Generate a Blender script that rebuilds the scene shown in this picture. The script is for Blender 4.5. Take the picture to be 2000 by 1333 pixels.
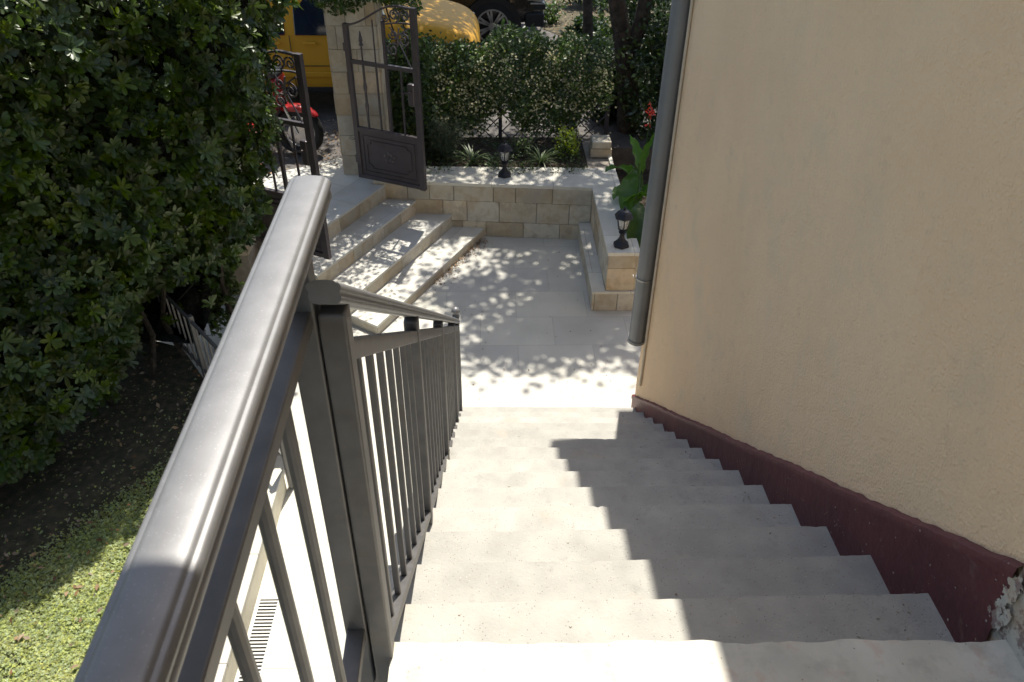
import bpy, bmesh, math, random
import numpy as np
from mathutils import Vector, Matrix
random.seed(7); rng = np.random.default_rng(7)
for o in list(bpy.data.objects): bpy.data.objects.remove(o)
S = bpy.context.scene; C = S.collection
PI = math.pi

# ------------------------------------------------------------------ camera
pt, ro, ya = 0.6336, -0.0120, 0.0305
f = Vector((math.sin(ya)*math.cos(pt), math.cos(ya)*math.cos(pt), -math.sin(pt)))
r0 = Vector((math.cos(ya), -math.sin(ya), 0)); d0 = f.cross(r0)
rr = r0*math.cos(ro) + d0*math.sin(ro); dd = -r0*math.sin(ro) + d0*math.cos(ro)
cam = bpy.data.objects.new('camera', bpy.data.cameras.new('camera')); C.objects.link(cam)
M = Matrix.Identity(4)
for i in range(3):
    M[i][0] = rr[i]; M[i][1] = -dd[i]; M[i][2] = -f[i]
M[0][3], M[1][3], M[2][3] = 0, 0, 1.525
cam.matrix_world = M
cam.data.sensor_width = 36; cam.data.lens = 27.99
cam.data.clip_start = 0.02; cam.data.clip_end = 1500
cam.data.dof.use_dof = True; cam.data.dof.focus_distance = 2.6; cam.data.dof.aperture_fstop = 13
S.camera = cam
# ------------------------------------------------------------------ world, sun, exposure
sd = Vector((0.095, 0.40, 1.0)).normalized()           # towards the sun
elev = math.asin(sd.z); az = math.atan2(sd.x, sd.y)
w = bpy.data.worlds.new('World'); S.world = w; w.use_nodes = True
nt = w.node_tree; bg = nt.nodes['Background']
sky = nt.nodes.new('ShaderNodeTexSky'); sky.sky_type = 'NISHITA'; sky.sun_disc = False
sky.ozone_density = .6; sky.dust_density = 1.5; sky.sun_elevation = elev; sky.sun_rotation = az
nt.links.new(sky.outputs[0], bg.inputs[0]); bg.inputs[1].default_value = 0.13
sl = bpy.data.lights.new('sun', 'SUN'); sl.energy = 4.6; sl.angle = math.radians(0.55); sl.color = (1.0, 0.96, 0.90)
so = bpy.data.objects.new('sun', sl); C.objects.link(so)
so.rotation_euler = (-sd).to_track_quat('-Z', 'Y').to_euler(); so.location = (1, 4, 12)
S.view_settings.view_transform = 'Standard'; S.view_settings.look = 'None'
S.view_settings.gamma = 1; S.view_settings.use_curve_mapping = False
S.view_settings.exposure = 0.63
S.view_settings.use_white_balance = True; S.view_settings.white_balance_temperature = 6850; S.view_settings.white_balance_tint = 8
S.render.engine = 'CYCLES'
S.cycles.max_bounces = 6; S.cycles.transparent_max_bounces = 6

# ------------------------------------------------------------------ materials
def mat(name, cols, rough=0.6, scale=6.0, detail=6.0, bump=0.0, bscale=80.0, spec=0.5, metal=0.0, tint=0.0,
        speck=None, trans=0.0, coords='Object', stains=None, coat=0.0, bdist=0.01, brick=None, hue=0.0, blotch=None, streak=None, bump2=None):
    """procedural material: colour noise between cols, optional speckles, stains, tint attribute, joints, bump"""
    m = bpy.data.materials.new(name); m.use_nodes = True; n = m.node_tree.nodes; L = m.node_tree.links
    p = n['Principled BSDF']; tc = n.new('ShaderNodeTexCoord'); co = tc.outputs[coords]
    no = n.new('ShaderNodeTexNoise'); no.inputs['Scale'].default_value = scale; no.inputs['Detail'].default_value = detail
    L.new(co, no.inputs['Vector'])
    cr = n.new('ShaderNodeValToRGB'); e = cr.color_ramp.elements
    e[0].position = 0.32; e[1].position = 0.68
    e[0].color = (*cols[0], 1); e[1].color = (*cols[-1], 1)
    for i, c in enumerate(cols[1:-1]):
        x = e.new(0.32 + 0.36*(i+1)/(len(cols)-1)); x.color = (*c, 1)
    L.new(no.outputs[0], cr.inputs[0]); col = cr.outputs[0]
    def mix(a, b, fac, mode='MIX'):
        x = n.new('ShaderNodeMix'); x.data_type = 'RGBA'; x.blend_type = mode
        for s, v in ((x.inputs[6], a), (x.inputs[7], b)):
            if isinstance(v, tuple): s.default_value = (*v, 1)
            else: L.new(v, s)
        if isinstance(fac, float): x.inputs[0].default_value = fac
        else: L.new(fac, x.inputs[0])
        return x.outputs[2]
    def ramp(src, a, b):
        x = n.new('ShaderNodeMapRange'); x.inputs[1].default_value = a; x.inputs[2].default_value = b
        L.new(src, x.inputs[0]); return x.outputs[0]
    if tint:
        at = n.new('ShaderNodeAttribute'); at.attribute_name = 'tint'
        hs = n.new('ShaderNodeHueSaturation'); L.new(col, hs.inputs['Color'])
        mr = n.new('ShaderNodeMapRange'); mr.inputs[3].default_value = 1-tint; mr.inputs[4].default_value = 1+tint
        L.new(at.outputs['Fac'], mr.inputs[0]); L.new(mr.outputs[0], hs.inputs['Value'])
        if hue:
            mh = n.new('ShaderNodeMapRange'); mh.inputs[3].default_value = 0.5-hue; mh.inputs[4].default_value = 0.5+hue
            w1 = n.new('ShaderNodeMath'); w1.operation = 'MULTIPLY'; w1.inputs[1].default_value = 7.31
            w2 = n.new('ShaderNodeMath'); w2.operation = 'FRACT'
            L.new(at.outputs['Fac'], w1.inputs[0]); L.new(w1.outputs[0], w2.inputs[0]); L.new(w2.outputs[0], mh.inputs[0])
            L.new(mh.outputs[0], hs.inputs['Hue'])
            ms = n.new('ShaderNodeMapRange'); ms.inputs[3].default_value = 1.25; ms.inputs[4].default_value = 0.6
            L.new(w2.outputs[0], ms.inputs[0]); L.new(ms.outputs[0], hs.inputs['Saturation'])
        col = hs.outputs[0]
    if brick:
        bw, bh, ms_, ang, jc, off = brick
        mp = n.new('ShaderNodeMapping'); mp.inputs['Rotation'].default_value = (0, 0, ang); mp.inputs['Location'].default_value = (off[0], off[1], 0)
        L.new(co, mp.inputs[0])
        b = n.new('ShaderNodeTexBrick'); L.new(mp.outputs[0], b.inputs['Vector'])
        b.inputs['Scale'].default_value = 1; b.inputs['Brick Width'].default_value = bw; b.inputs['Row Height'].default_value = bh
        b.inputs['Mortar Size'].default_value = ms_; b.inputs['Mortar Smooth'].default_value = 0.2
        b.inputs['Color1'].default_value = (0.89, 0.89, 0.90, 1); b.inputs['Color2'].default_value = (1.05, 1.04, 1.0, 1)
        b.inputs['Mortar'].default_value = (1, 1, 1, 1)
        col = mix(col, b.outputs[0], 1.0, 'MULTIPLY'); col = mix(col, jc, b.outputs[1])
    if blotch:
        for (bs, lo, hi, bc, amt) in blotch:
            n3 = n.new('ShaderNodeTexNoise'); n3.inputs['Scale'].default_value = bs; n3.inputs['Detail'].default_value = 8; n3.inputs['Roughness'].default_value = 0.65
            L.new(co, n3.inputs['Vector'])
            fx = ramp(n3.outputs[0], lo, hi)
            mm = n.new('ShaderNodeMath'); mm.operation = 'MULTIPLY'; mm.inputs[1].default_value = amt; L.new(fx, mm.inputs[0])
            col = mix(col, bc, mm.outputs[0])
    if streak:
        mp2 = n.new('ShaderNodeMapping'); mp2.inputs['Scale'].default_value = streak[0]; L.new(co, mp2.inputs[0])
        n4 = n.new('ShaderNodeTexNoise'); n4.inputs['Scale'].default_value = 1; n4.inputs['Detail'].default_value = 6; L.new(mp2.outputs[0], n4.inputs['Vector'])
        mm = n.new('ShaderNodeMath'); mm.operation = 'MULTIPLY'; mm.inputs[1].default_value = streak[2]; L.new(ramp(n4.outputs[0], .5, .75), mm.inputs[0])
        col = mix(col, streak[1], mm.outputs[0])
    if speck:
        for (ss, thr, sc, amt) in speck:
            v = n.new('ShaderNodeTexVoronoi'); v.inputs['Scale'].default_value = ss; L.new(co, v.inputs['Vector'])
            fx = ramp(v.outputs['Distance'], thr, thr*0.6)
            wn = n.new('ShaderNodeSeparateColor'); L.new(v.outputs['Color'], wn.inputs[0])
            g = n.new('ShaderNodeMath'); g.operation = 'GREATER_THAN'; g.inputs[1].default_value = 1-amt; L.new(wn.outputs[0], g.inputs[0])
            mm = n.new('ShaderNodeMath'); mm.operation = 'MULTIPLY'; L.new(fx, mm.inputs[0]); L.new(g.outputs[0], mm.inputs[1])
            col = mix(col, sc, mm.outputs[0])
    L.new(col, p.inputs['Base Color'])
    p.inputs['Roughness'].default_value = rough; p.inputs['Metallic'].default_value = metal
    p.inputs['Specular IOR Level'].default_value = spec; p.inputs['Coat Weight'].default_value = coat
    if bump:
        n2 = n.new('ShaderNodeTexNoise'); n2.inputs['Scale'].default_value = bscale; n2.inputs['Detail'].default_value = 5
        L.new(co, n2.inputs['Vector'])
        bp = n.new('ShaderNodeBump'); bp.inputs['Strength'].default_value = bump; bp.inputs['Distance'].default_value = bdist
        L.new(n2.outputs[0], bp.inputs['Height']); L.new(bp.outputs[0], p.inputs['Normal'])
        if bump2:
            n5 = n.new('ShaderNodeTexNoise'); n5.inputs['Scale'].default_value = bump2[0]; n5.inputs['Detail'].default_value = 3; n5.inputs['Distortion'].default_value = .8
            L.new(co, n5.inputs['Vector']); b2 = n.new('ShaderNodeBump'); b2.inputs['Strength'].default_value = bump2[1]; b2.inputs['Distance'].default_value = bump2[2]
            L.new(n5.outputs[0], b2.inputs['Height']); L.new(bp.outputs[0], b2.inputs['Normal']); L.new(b2.outputs[0], p.inputs['Normal'])
    if trans:
        t = n.new('ShaderNodeBsdfTranslucent'); mx = n.new('ShaderNodeMixShader'); mx.inputs[0].default_value = trans
        br = mix(col, (1.6, 1.9, 0.7), 1.0, 'MULTIPLY'); L.new(br, t.inputs[0])
        L.new(p.outputs[0], mx.inputs[1]); L.new(t.outputs[0], mx.inputs[2])
        L.new(mx.outputs[0], n['Material Output'].inputs[0])
    return m

m_conc = mat('concrete_treads', [(.345,.335,.31),(.39,.38,.35),(.43,.42,.385)], .85, 9, detail=12, bump=.4, bscale=140, bdist=.005,
             tint=.10, speck=[(150,.30,(.22,.20,.18),.14),(80,.16,(.22,.19,.155),.10),(120,.20,(.54,.52,.47),.10)],
             blotch=[(2.2,.53,.75,(.30,.295,.28),.55),(3.1,.56,.72,(.48,.39,.28),.35),(13,.60,.68,(.27,.26,.24),.4)])
m_land = mat('landing_stone', [(.55,.53,.46),(.62,.60,.53),(.70,.67,.60)], .75, 7, bump=.35, bscale=60, bdist=.004,
             blotch=[(9,.5,.62,(.42,.41,.36),.6),(14,.56,.66,(.55,.38,.29),.45),(3,.52,.6,(.50,.50,.46),.6)],
             speck=[(90,.22,(.34,.30,.24),.07)])
m_pave = mat('patio_paving', [(.49,.48,.435),(.54,.53,.485),(.585,.57,.52)], .7, 3, bump=.12, bscale=90, bdist=.003,
             brick=(.62,.41,.0018,0,(.36,.34,.30),(.1,.05)), blotch=[(5,.55,.7,(.54,.52,.46),.4)], speck=[(38,.07,(.25,.2,.14),.05)])
m_tile = mat('step_tiles', [(.53,.515,.465),(.58,.565,.515),(.62,.605,.555)], .7, 5, bump=.1, bscale=70, bdist=.003,
             brick=(.55,.5,.002,-1.09,(.28,.26,.22),(.2,.1)), blotch=[(6,.54,.7,(.5,.46,.38),.4)])
m_cap = mat('coping_stone', [(.56,.54,.48),(.63,.61,.55),(.67,.65,.59)], .75, 6, bump=.2, bscale=60, bdist=.004,
            brick=(.6,.8,.002,0,(.25,.23,.2),(0,.3)), blotch=[(6,.52,.68,(.44,.40,.33),.45)])
m_stone = mat('wall_stone', [(.43,.36,.25),(.52,.455,.34),(.46,.41,.33)], .8, 7, bump=.5, bscale=30, bdist=.008, tint=.2, hue=.012,
              blotch=[(8,.5,.62,(.38,.27,.15),.5),(4,.53,.65,(.36,.345,.32),.5)])
m_kerb = mat('kerb_stone', [(.60,.56,.45),(.66,.62,.51),(.71,.67,.56)], .8, 6, bump=.3, bscale=40, bdist=.005, blotch=[(8,.52,.65,(.5,.44,.32),.5)])
m_mortar = mat('mortar', [(.25,.22,.18),(.34,.30,.25)], .9, 20, bump=.3)
m_stucco = mat('stucco_plaster', [(.86,.615,.385),(.90,.65,.41),(.92,.675,.435)], .88, 1.6, bump=.9, bscale=120, bdist=.010,
               blotch=[(2.4,.54,.72,(.68,.58,.43),.5),(9,.6,.7,(.72,.54,.36),.4),(30,.62,.72,(.62,.50,.34),.3)], streak=((5, 5, .45), (.70,.57,.41), .16), bump2=(11, .35, .03))
m_plinth = mat('plinth_paint', [(.115,.031,.038),(.138,.038,.043),(.165,.047,.050)], .55, 4, bump=.5, bscale=45, bdist=.006,
               speck=[(55,.16,(.42,.36,.33),.05),(110,.2,(.36,.28,.27),.04),(24,.08,(.5,.45,.42),.05)], blotch=[(14,.62,.68,(.19,.10,.09),.6)])
m_bare = mat('bare_plaster', [(.40,.38,.33),(.50,.47,.40),(.46,.36,.26)], .9, 14, bump=.6, bscale=50,
             blotch=[(22,.5,.56,(.15,.07,.07),.7),(9,.56,.62,(.55,.33,.18),.5)])
m_railtop = mat('handrail_paint', [(.20,.20,.205),(.235,.235,.24)], .46, 30, metal=.45, bump=.06, bscale=500, bdist=.001, blotch=[(5,.5,.75,(.27,.265,.26),.35),(22,.6,.72,(.16,.155,.155),.35)],
                speck=[(800,.26,(.6,.61,.63),.07)], coat=.0)
m_iron = mat('grey_iron_paint', [(.135,.131,.130),(.172,.166,.163)], .48, 25, metal=.3, blotch=[(7,.56,.70,(.16,.125,.10),.5),(40,.62,.70,(.20,.17,.15),.5)], bump=.08, bscale=200, bdist=.001, speck=[(60,.12,(.26,.16,.11),.03)])
m_gate = mat('gate_iron_paint', [(.065,.055,.060),(.085,.072,.078)], .38, 12, metal=.3, bump=.05, bscale=150, bdist=.001)
m_black = mat('black_cast_metal', [(.014,.014,.019),(.022,.022,.028)], .42, 40, metal=.2, bump=.2, bscale=180, bdist=.001)
m_pipe = mat('pipe_paint', [(.19,.20,.21),(.225,.235,.24)], .42, 6, metal=.2, blotch=[(12,.6,.68,(.25,.24,.22),.5),(3,.55,.7,(.11,.115,.125),.5)])
m_cable = mat('cable_cover', [(.55,.47,.36),(.62,.54,.42)], .5, 30)
m_wire = mat('wire_steel', [(.3,.3,.3),(.4,.4,.4)], .35, 30, metal=.9)
m_grate = mat('grate_plastic', [(.60,.59,.56),(.68,.67,.63)], .5, 20)
m_dark = mat('slot_shade', [(.01,.01,.01),(.02,.018,.016)], .95, 20)
m_soil = mat('soil', [(.035,.026,.018),(.06,.045,.03),(.09,.07,.05)], .95, 25, bump=.8, bscale=60, bdist=.02)
m_asph = mat('street_asphalt', [(.09,.085,.08),(.12,.11,.105),(.15,.14,.13)], .9, 8, bump=.5, bscale=120, bdist=.01, speck=[(45,.25,(.33,.28,.2),.12)])
m_verge = mat('verge_litter', [(.05,.045,.03),(.10,.085,.05),(.17,.14,.09)], .95, 12, bump=.9, bscale=50, bdist=.03)
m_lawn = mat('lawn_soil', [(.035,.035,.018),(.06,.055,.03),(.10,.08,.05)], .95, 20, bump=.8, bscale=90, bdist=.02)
m_grass = mat('clover_leaves', [(.28,.35,.12),(.38,.41,.18)], .6, 3, tint=.45, hue=.03, trans=.25, spec=.3)
m_hleaf = mat('hedge_leaves', [(.042,.078,.012),(.066,.110,.016)], .38, 2, tint=.5, hue=.025, trans=.20, spec=.5)
m_core = mat('hedge_dark_core', [(.006,.008,.004),(.012,.012,.007)], .95, 15, bump=1, bscale=25, bdist=.1)
m_jleaf = mat('jasmine_leaves', [(.040,.080,.018),(.066,.115,.022)], .42, 3, tint=.5, hue=.025, trans=.22, spec=.5)
m_jflow = mat('jasmine_petals', [(.58,.52,.30),(.70,.64,.42)], .7, 5, tint=.3, trans=.3)
m_tleaf = mat('tree_leaves', [(.028,.052,.018),(.045,.075,.022)], .4, 3, tint=.5, hue=.025, trans=.25, spec=.4)
m_yleaf = mat('lime_leaves', [(.20,.27,.025),(.30,.36,.04)], .45, 3, tint=.35, hue=.02, trans=.35)
m_sleaf = mat('spider_leaves', [(.10,.15,.06),(.16,.20,.10)], .45, 3, tint=.35, trans=.25)
m_rose = mat('rosemary_needles', [(.03,.05,.022),(.055,.075,.035)], .6, 3, tint=.4, trans=.1)
m_canna = mat('canna_leaves', [(.040,.095,.020),(.070,.15,.028)], .32, 3, tint=.3, trans=.40, bump=.2, bscale=25)
m_red = mat('red_petals', [(.55,.035,.025),(.68,.06,.04)], .5, 6, tint=.2, trans=.3)
m_bark = mat('bark', [(.028,.021,.016),(.05,.038,.028),(.075,.058,.045)], .95, 14, bump=1, bscale=35, bdist=.03)
m_log = mat('log_bark', [(.07,.05,.035),(.12,.09,.06),(.17,.13,.09)], .95, 18, bump=1, bscale=40, bdist=.03)
m_dry = mat('dry_leaves', [(.17,.10,.055),(.25,.16,.085),(.34,.25,.15)], .8, 4, tint=.5, hue=.01)
m_yel = mat('van_paint', [(.60,.31,.025),(.62,.325,.03)], .5, 2, coat=.0, spec=.25)
m_suv = mat('car_paint', [(.022,.016,.014),(.026,.019,.017)], .25, 2, coat=.8)
m_glass = mat('tinted_glass', [(.012,.018,.032),(.016,.024,.04)], .06, 3, spec=.8)
m_rub = mat('rubber', [(.012,.012,.012),(.02,.02,.02)], .8, 30)
m_alloy = mat('alloy', [(.45,.44,.42),(.52,.51,.49)], .3, 5, metal=.7)
m_plas = mat('black_plastic', [(.015,.015,.016),(.022,.022,.023)], .5, 20)
m_mred = mat('scooter_paint', [(.32,.010,.012),(.37,.012,.014)], .38, 3, coat=.4)
m_chrome = mat('chrome', [(.6,.6,.6),(.7,.7,.7)], .15, 5, metal=1)
m_wood = mat('trellis_wood', [(.045,.042,.055),(.07,.065,.08)], .8, 10, bump=.3)
m_roof = mat('overhang_plaster', [(.5,.44,.36),(.56,.5,.42)], .9, 3, bump=.2)
m_lamp = mat('lamp_glass_edge', [(.5,.5,.48),(.55,.55,.52)], .2, 3)
def glass_mat():
    m = bpy.data.materials.new('lantern_glass'); m.use_nodes = True; n = m.node_tree.nodes; L = m.node_tree.links
    p = n['Principled BSDF']; t = n.new('ShaderNodeBsdfTransparent'); x = n.new('ShaderNodeMixShader'); x.inputs[0].default_value = .3
    p.inputs['Base Color'].default_value = (.8, .8, .78, 1); p.inputs['Roughness'].default_value = .08
    L.new(t.outputs[0], x.inputs[1]); L.new(p.outputs[0], x.inputs[2]); L.new(x.outputs[0], n['Material Output'].inputs[0]); return m
m_lglass = glass_mat()

# ------------------------------------------------------------------ object helpers
def tag(o, label=None, cat=None, group=None, kind=None):
    if label: o['label'] = label
    if cat: o['category'] = cat
    if group: o['group'] = group
    if kind: o['kind'] = kind
    return o
def thing(name, label, cat, loc=(0, 0, 0), rz=0.0, group=None):
    o = bpy.data.objects.new(name, None); C.objects.link(o); o.location = loc; o.rotation_euler = (0, 0, rz)
    o.empty_display_size = .1
    return tag(o, label, cat, group)
def dup(src, loc=None, rz=None, parent=None):
    def cp(o, par):
        c = o.copy(); C.objects.link(c); c.parent = par
        for ch in list(o.children): cp(ch, c)
        return c
    c = cp(src, parent)
    if loc is not None: c.location = loc
    if rz is not None: c.rotation_euler = (0, 0, rz)
    return c
class MB:
    """collects shapes into ONE mesh"""
    def __init__(s): s.v = []; s.f = []; s.m = []; s.t = []
    def add(s, vs, fs, mi=0, tint=.5):
        b = len(s.v); s.v += [tuple(v) for v in vs]
        for q in fs: s.f.append([b+i for i in q]); s.m.append(mi); s.t.append(tint)
        return s
    def box(s, a, b, mi=0, tint=.5, mtx=None):
        x0, y0, z0 = a; x1, y1, z1 = b
        vs = [Vector(p) for p in ((x0,y0,z0),(x1,y0,z0),(x1,y1,z0),(x0,y1,z0),(x0,y0,z1),(x1,y0,z1),(x1,y1,z1),(x0,y1,z1))]
        if mtx: vs = [mtx @ v for v in vs]
        return s.add(vs, [(0,3,2,1),(4,5,6,7),(0,1,5,4),(1,2,6,5),(2,3,7,6),(3,0,4,7)], mi, tint)
    def prism(s, poly, z0, z1, mi_top=0, mi_side=0):
        n = len(poly); A = sum(poly[i][0]*poly[(i+1) % n][1]-poly[(i+1) % n][0]*poly[i][1] for i in range(n))
        if A < 0: poly = poly[::-1]
        vs = [(p[0], p[1], z0) for p in poly]+[(p[0], p[1], z1) for p in poly]
        s.add(vs, [tuple(range(n))[::-1]], mi_side); s.add(vs, [tuple(range(n, 2*n))], mi_top)
        return s.add(vs, [(i, (i+1) % n, n+(i+1) % n, n+i) for i in range(n)], mi_side)
    def bar(s, p, q, wd, hg, mi=0, up=(0, 0, 1), tint=.5):
        p = Vector(p); q = Vector(q); d = (q-p).normalized(); up = Vector(up)
        if abs(d.dot(up)) > .99: up = Vector((0, 1, 0))
        a = d.cross(up).normalized(); b = a.cross(d).normalized()
        c = [(-wd/2, -hg/2), (wd/2, -hg/2), (wd/2, hg/2), (-wd/2, hg/2)]
        vs = [p+a*x+b*y for x, y in c]+[q+a*x+b*y for x, y in c]
        return s.add(vs, [(0,1,2,3),(7,6,5,4),(0,4,5,1),(1,5,6,2),(2,6,7,3),(3,7,4,0)], mi, tint)
    def tube(s, pts, r, n=8, mi=0, tint=.5):
        pts = [Vector(p) for p in pts]; k = len(pts); rs = r if isinstance(r, (list, tuple)) else [r]*k
        vs = []; ref = None
        for i, p in enumerate(pts):
            d = (pts[min(i+1, k-1)]-pts[max(i-1, 0)]).normalized()
            if ref is None: ref = Vector((0, 0, 1)) if abs(d.z) < .9 else Vector((1, 0, 0))
            a = d.cross(ref)
            if a.length < 1e-4: a = d.cross(Vector((0, 1, 0)))
            a.normalize(); b = d.cross(a).normalized(); ref = a.cross(d) if False else ref
            for j in range(n):
                t = 2*PI*j/n; vs.append(p+a*math.cos(t)*rs[i]+b*math.sin(t)*rs[i])
        fs = [(i*n+j, i*n+(j+1) % n, (i+1)*n+(j+1) % n, (i+1)*n+j) for i in range(k-1) for j in range(n)]
        fs += [tuple(range(n))[::-1], tuple(range((k-1)*n, k*n))]
        return s.add(vs, fs, mi, tint)
    def lathe(s, prof, c=(0, 0, 0), n=16, mi=0, rot=0, mtx=None, caps=True):
        k = len(prof); vs = []
        for r, z in prof:
            for j in range(n):
                t = 2*PI*j/n+rot; v = Vector((r*math.cos(t)+c[0], r*math.sin(t)+c[1], z+c[2]))
                vs.append(mtx @ v if mtx else v)
        fs = [(i*n+j, i*n+(j+1) % n, (i+1)*n+(j+1) % n, (i+1)*n+j) for i in range(k-1) for j in range(n)]
        if caps: fs += [tuple(range(n))[::-1], tuple(range((k-1)*n, k*n))]
        return s.add(vs, fs, mi)
    def sweep(s, prof, p, q, mi=0, up=(0, 0, 1), plumb=False):
        p = Vector(p); q = Vector(q); d = (q-p).normalized(); a = d.cross(Vector(up)).normalized(); b = a.cross(d).normalized()
        n = len(prof); vs = [p+a*x+b*y for x, y in prof]+[q+a*x+b*y for x, y in prof]
        if plumb: vs = [v+d*(((p if i < n else q).y-v.y)/d.y) for i, v in enumerate(vs)]
        return s.add(vs, [(i, (i+1) % n, n+(i+1) % n, n+i) for i in range(n)]+[tuple(range(n))[::-1], tuple(range(n, 2*n))], mi)
    def build(s, name, mats, parent=None, smooth=False, bevel=0, seg=2, subsurf=0, angle=35):
        me = bpy.data.meshes.new(name); me.from_pydata(s.v, [], s.f)
        mats = mats if isinstance(mats, (list, tuple)) else [mats]
        for x in mats: me.materials.append(x)
        me.polygons.foreach_set('material_index', s.m)
        at = me.attributes.new('tint', 'FLOAT', 'FACE'); at.data.foreach_set('value', s.t)
        if smooth: me.polygons.foreach_set('use_smooth', [True]*len(s.f))
        bm = bmesh.new(); bm.from_mesh(me); bmesh.ops.recalc_face_normals(bm, faces=bm.faces); bm.to_mesh(me); bm.free()
        me.update()
        o = bpy.data.objects.new(name, me); C.objects.link(o); o.parent = parent
        if bevel:
            b = o.modifiers.new('b', 'BEVEL'); b.width = bevel; b.segments = seg; b.limit_method = 'ANGLE'; b.angle_limit = math.radians(30)
        if subsurf:
            b = o.modifiers.new('s', 'SUBSURF'); b.levels = subsurf; b.render_levels = subsurf
        if smooth and not subsurf: me.set_sharp_from_angle(angle=math.radians(angle))
        return o
# leaf templates: (verts, faces), length 1 along +Y, normal +Z
def leaf_t(ws=(.04,.20,.27,.17), ts=(0,.35,.68,.9), fold=.08, curl=.12):
    v = []; fs = []; k = len(ts)
    for t, x in zip(ts, ws):
        z = -curl*t*t
        v += [(-x, t, z+fold*x/.25), (0, t, z), (x, t, z+fold*x/.25)]
    v.append((0, 1, -curl))
    for i in range(k-1):
        a = i*3; fs += [(a, a+1, a+4, a+3), (a+1, a+2, a+5, a+4)]
    a = (k-1)*3; fs += [(a, a+1, 3*k), (a+1, a+2, 3*k)]
    return np.array(v, float), fs
LEAF = leaf_t(ws=(.03,.13,.19,.14)); 
LOWLEAF = (np.array([(0,0,0),(-.26,.45,.05),(0,.5,-.02),(.26,.45,.05),(0,1,-.08)], float), [(0,2,1),(0,3,2),(1,2,4),(2,3,4)])
def rosette(n=8, open_=1.0):  # whorl of leaves
    V = []; F = []; b = 0
    for i in range(n):
        a = 2*PI*i/n*1.0+.4*math.sin(i*5.1); tilt = open_*(.35+.35*((i*37 % 10)/10)); sc = .75+.3*((i*53 % 10)/10)
        R = Matrix.Rotation(a, 3, 'Z') @ Matrix.Rotation(tilt, 3, 'X')
        v = (np.array(R) @ (LEAF[0]*sc).T).T; V.append(v); F += [tuple(b+j for j in q) for q in LEAF[1]]; b += len(v)
    return np.concatenate(V), F
def frames(nrm, spin):
    """rotation matrices whose local Z follows nrm, spun about it"""
    z = nrm/np.linalg.norm(nrm, axis=1, keepdims=True)
    ref = np.where(np.abs(z[:, 2:3]) < .9, np.array([[0., 0, 1]]), np.array([[1., 0, 0]]))
    x = np.cross(ref, z); x /= np.linalg.norm(x, axis=1, keepdims=True); y = np.cross(z, x)
    c, s_ = np.cos(spin)[:, None], np.sin(spin)[:, None]
    return np.stack([x*c+y*s_, -x*s_+y*c, z], axis=2)
def scatter(name, tmpl, P, size, nrm, material, parent=None, spin=None, tint=None, smooth=False):
    T, Fc = tmpl; N = len(P); size = np.broadcast_to(size, (N,)) if np.ndim(size) < 2 else size
    R = frames(nrm, rng.uniform(0, 2*PI, N) if spin is None else spin)
    V = np.einsum('nij,vj->nvi', R, T)*size[:, None, None]+P[:, None, :]
    nv = len(T); tot = []; ls = []; 
    fl = np.concatenate([np.array(q) for q in Fc]); sizes = np.array([len(q) for q in Fc])
    idx = (fl[None, :]+(np.arange(N)*nv)[:, None]).ravel()
    szs = np.tile(sizes, N); starts = np.concatenate([[0], np.cumsum(szs)[:-1]])
    me = bpy.data.meshes.new(name); me.vertices.add(N*nv); me.vertices.foreach_set('co', V.ravel().astype(np.float32))
    me.loops.add(len(idx)); me.loops.foreach_set('vertex_index', idx.astype(np.int32))
    me.polygons.add(len(szs)); me.polygons.foreach_set('loop_start', starts.astype(np.int32))
    if smooth: me.polygons.foreach_set('use_smooth', np.ones(len(szs), bool))
    me.update(calc_edges=True)
    tv = rng.uniform(0, 1, N) if tint is None else tint
    nf = len(Fc); sub = np.repeat(tv, nf)
    at = me.attributes.new('tint', 'FLOAT', 'FACE'); at.data.foreach_set('value', sub.astype(np.float32))
    me.materials.append(material)
    o = bpy.data.objects.new(name, me); C.objects.link(o); o.parent = parent
    return o
def rn(n, s=1.0): return rng.normal(0, s, (n, 3))

# ================================================================== SETTING
Z0 = -2.40; ZP = -1.87; ZS = -1.96; LAWN = -2.215
b = MB(); b.prism([(-1.42,-3),(3.2,-3),(3.2,9),(.2,9.2),(-3.6,7.4),(-3.6,4.9),(-2.5,4.9),(-1.42,3.7)], Z0-.3, Z0)
tag(b.build('patio', m_pave), kind='structure')
b = MB(); b.prism([(-300,-300),(300,-300),(300,300),(-300,300)], -2.9, -2.62)
tag(b.build('ground', m_soil), kind='structure')
b = MB(); b.prism([(-1.50,-3),(-1.50,3.75),(-2.42,5.03),(-3.4,5.4),(-12,5.4),(-12,-3)], Z0-.05, LAWN)
tag(b.build('lawn_soil', m_lawn), kind='structure')
b = MB(); b.prism([(-14,8.0),(-14,14.2),(14,14.2),(14,8.35),(3.4,8.35),(-1.0,8.33),(-1.0,7.86),(-1.55,7.86),(-2.6,7.2),(-3.2,7.4)], -2.5, ZS)
tag(b.build('street', m_asph), kind='structure')
b = MB()
g = 40
vs = []; fs = []
for i in range(g+1):
    for j in range(9):
        x = -14+28*i/g; y = 14.1+j*1.6; z = ZS-.02+j*.10+(.10*math.sin(x*1.7+j*1.3) if j else 0)
        vs.append((x, y, z))
for i in range(g):
    for j in range(8): fs.append((i*9+j, (i+1)*9+j, (i+1)*9+j+1, i*9+j+1))
b.add(vs, fs); tag(b.build('verge', m_verge, smooth=True), kind='structure')

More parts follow.
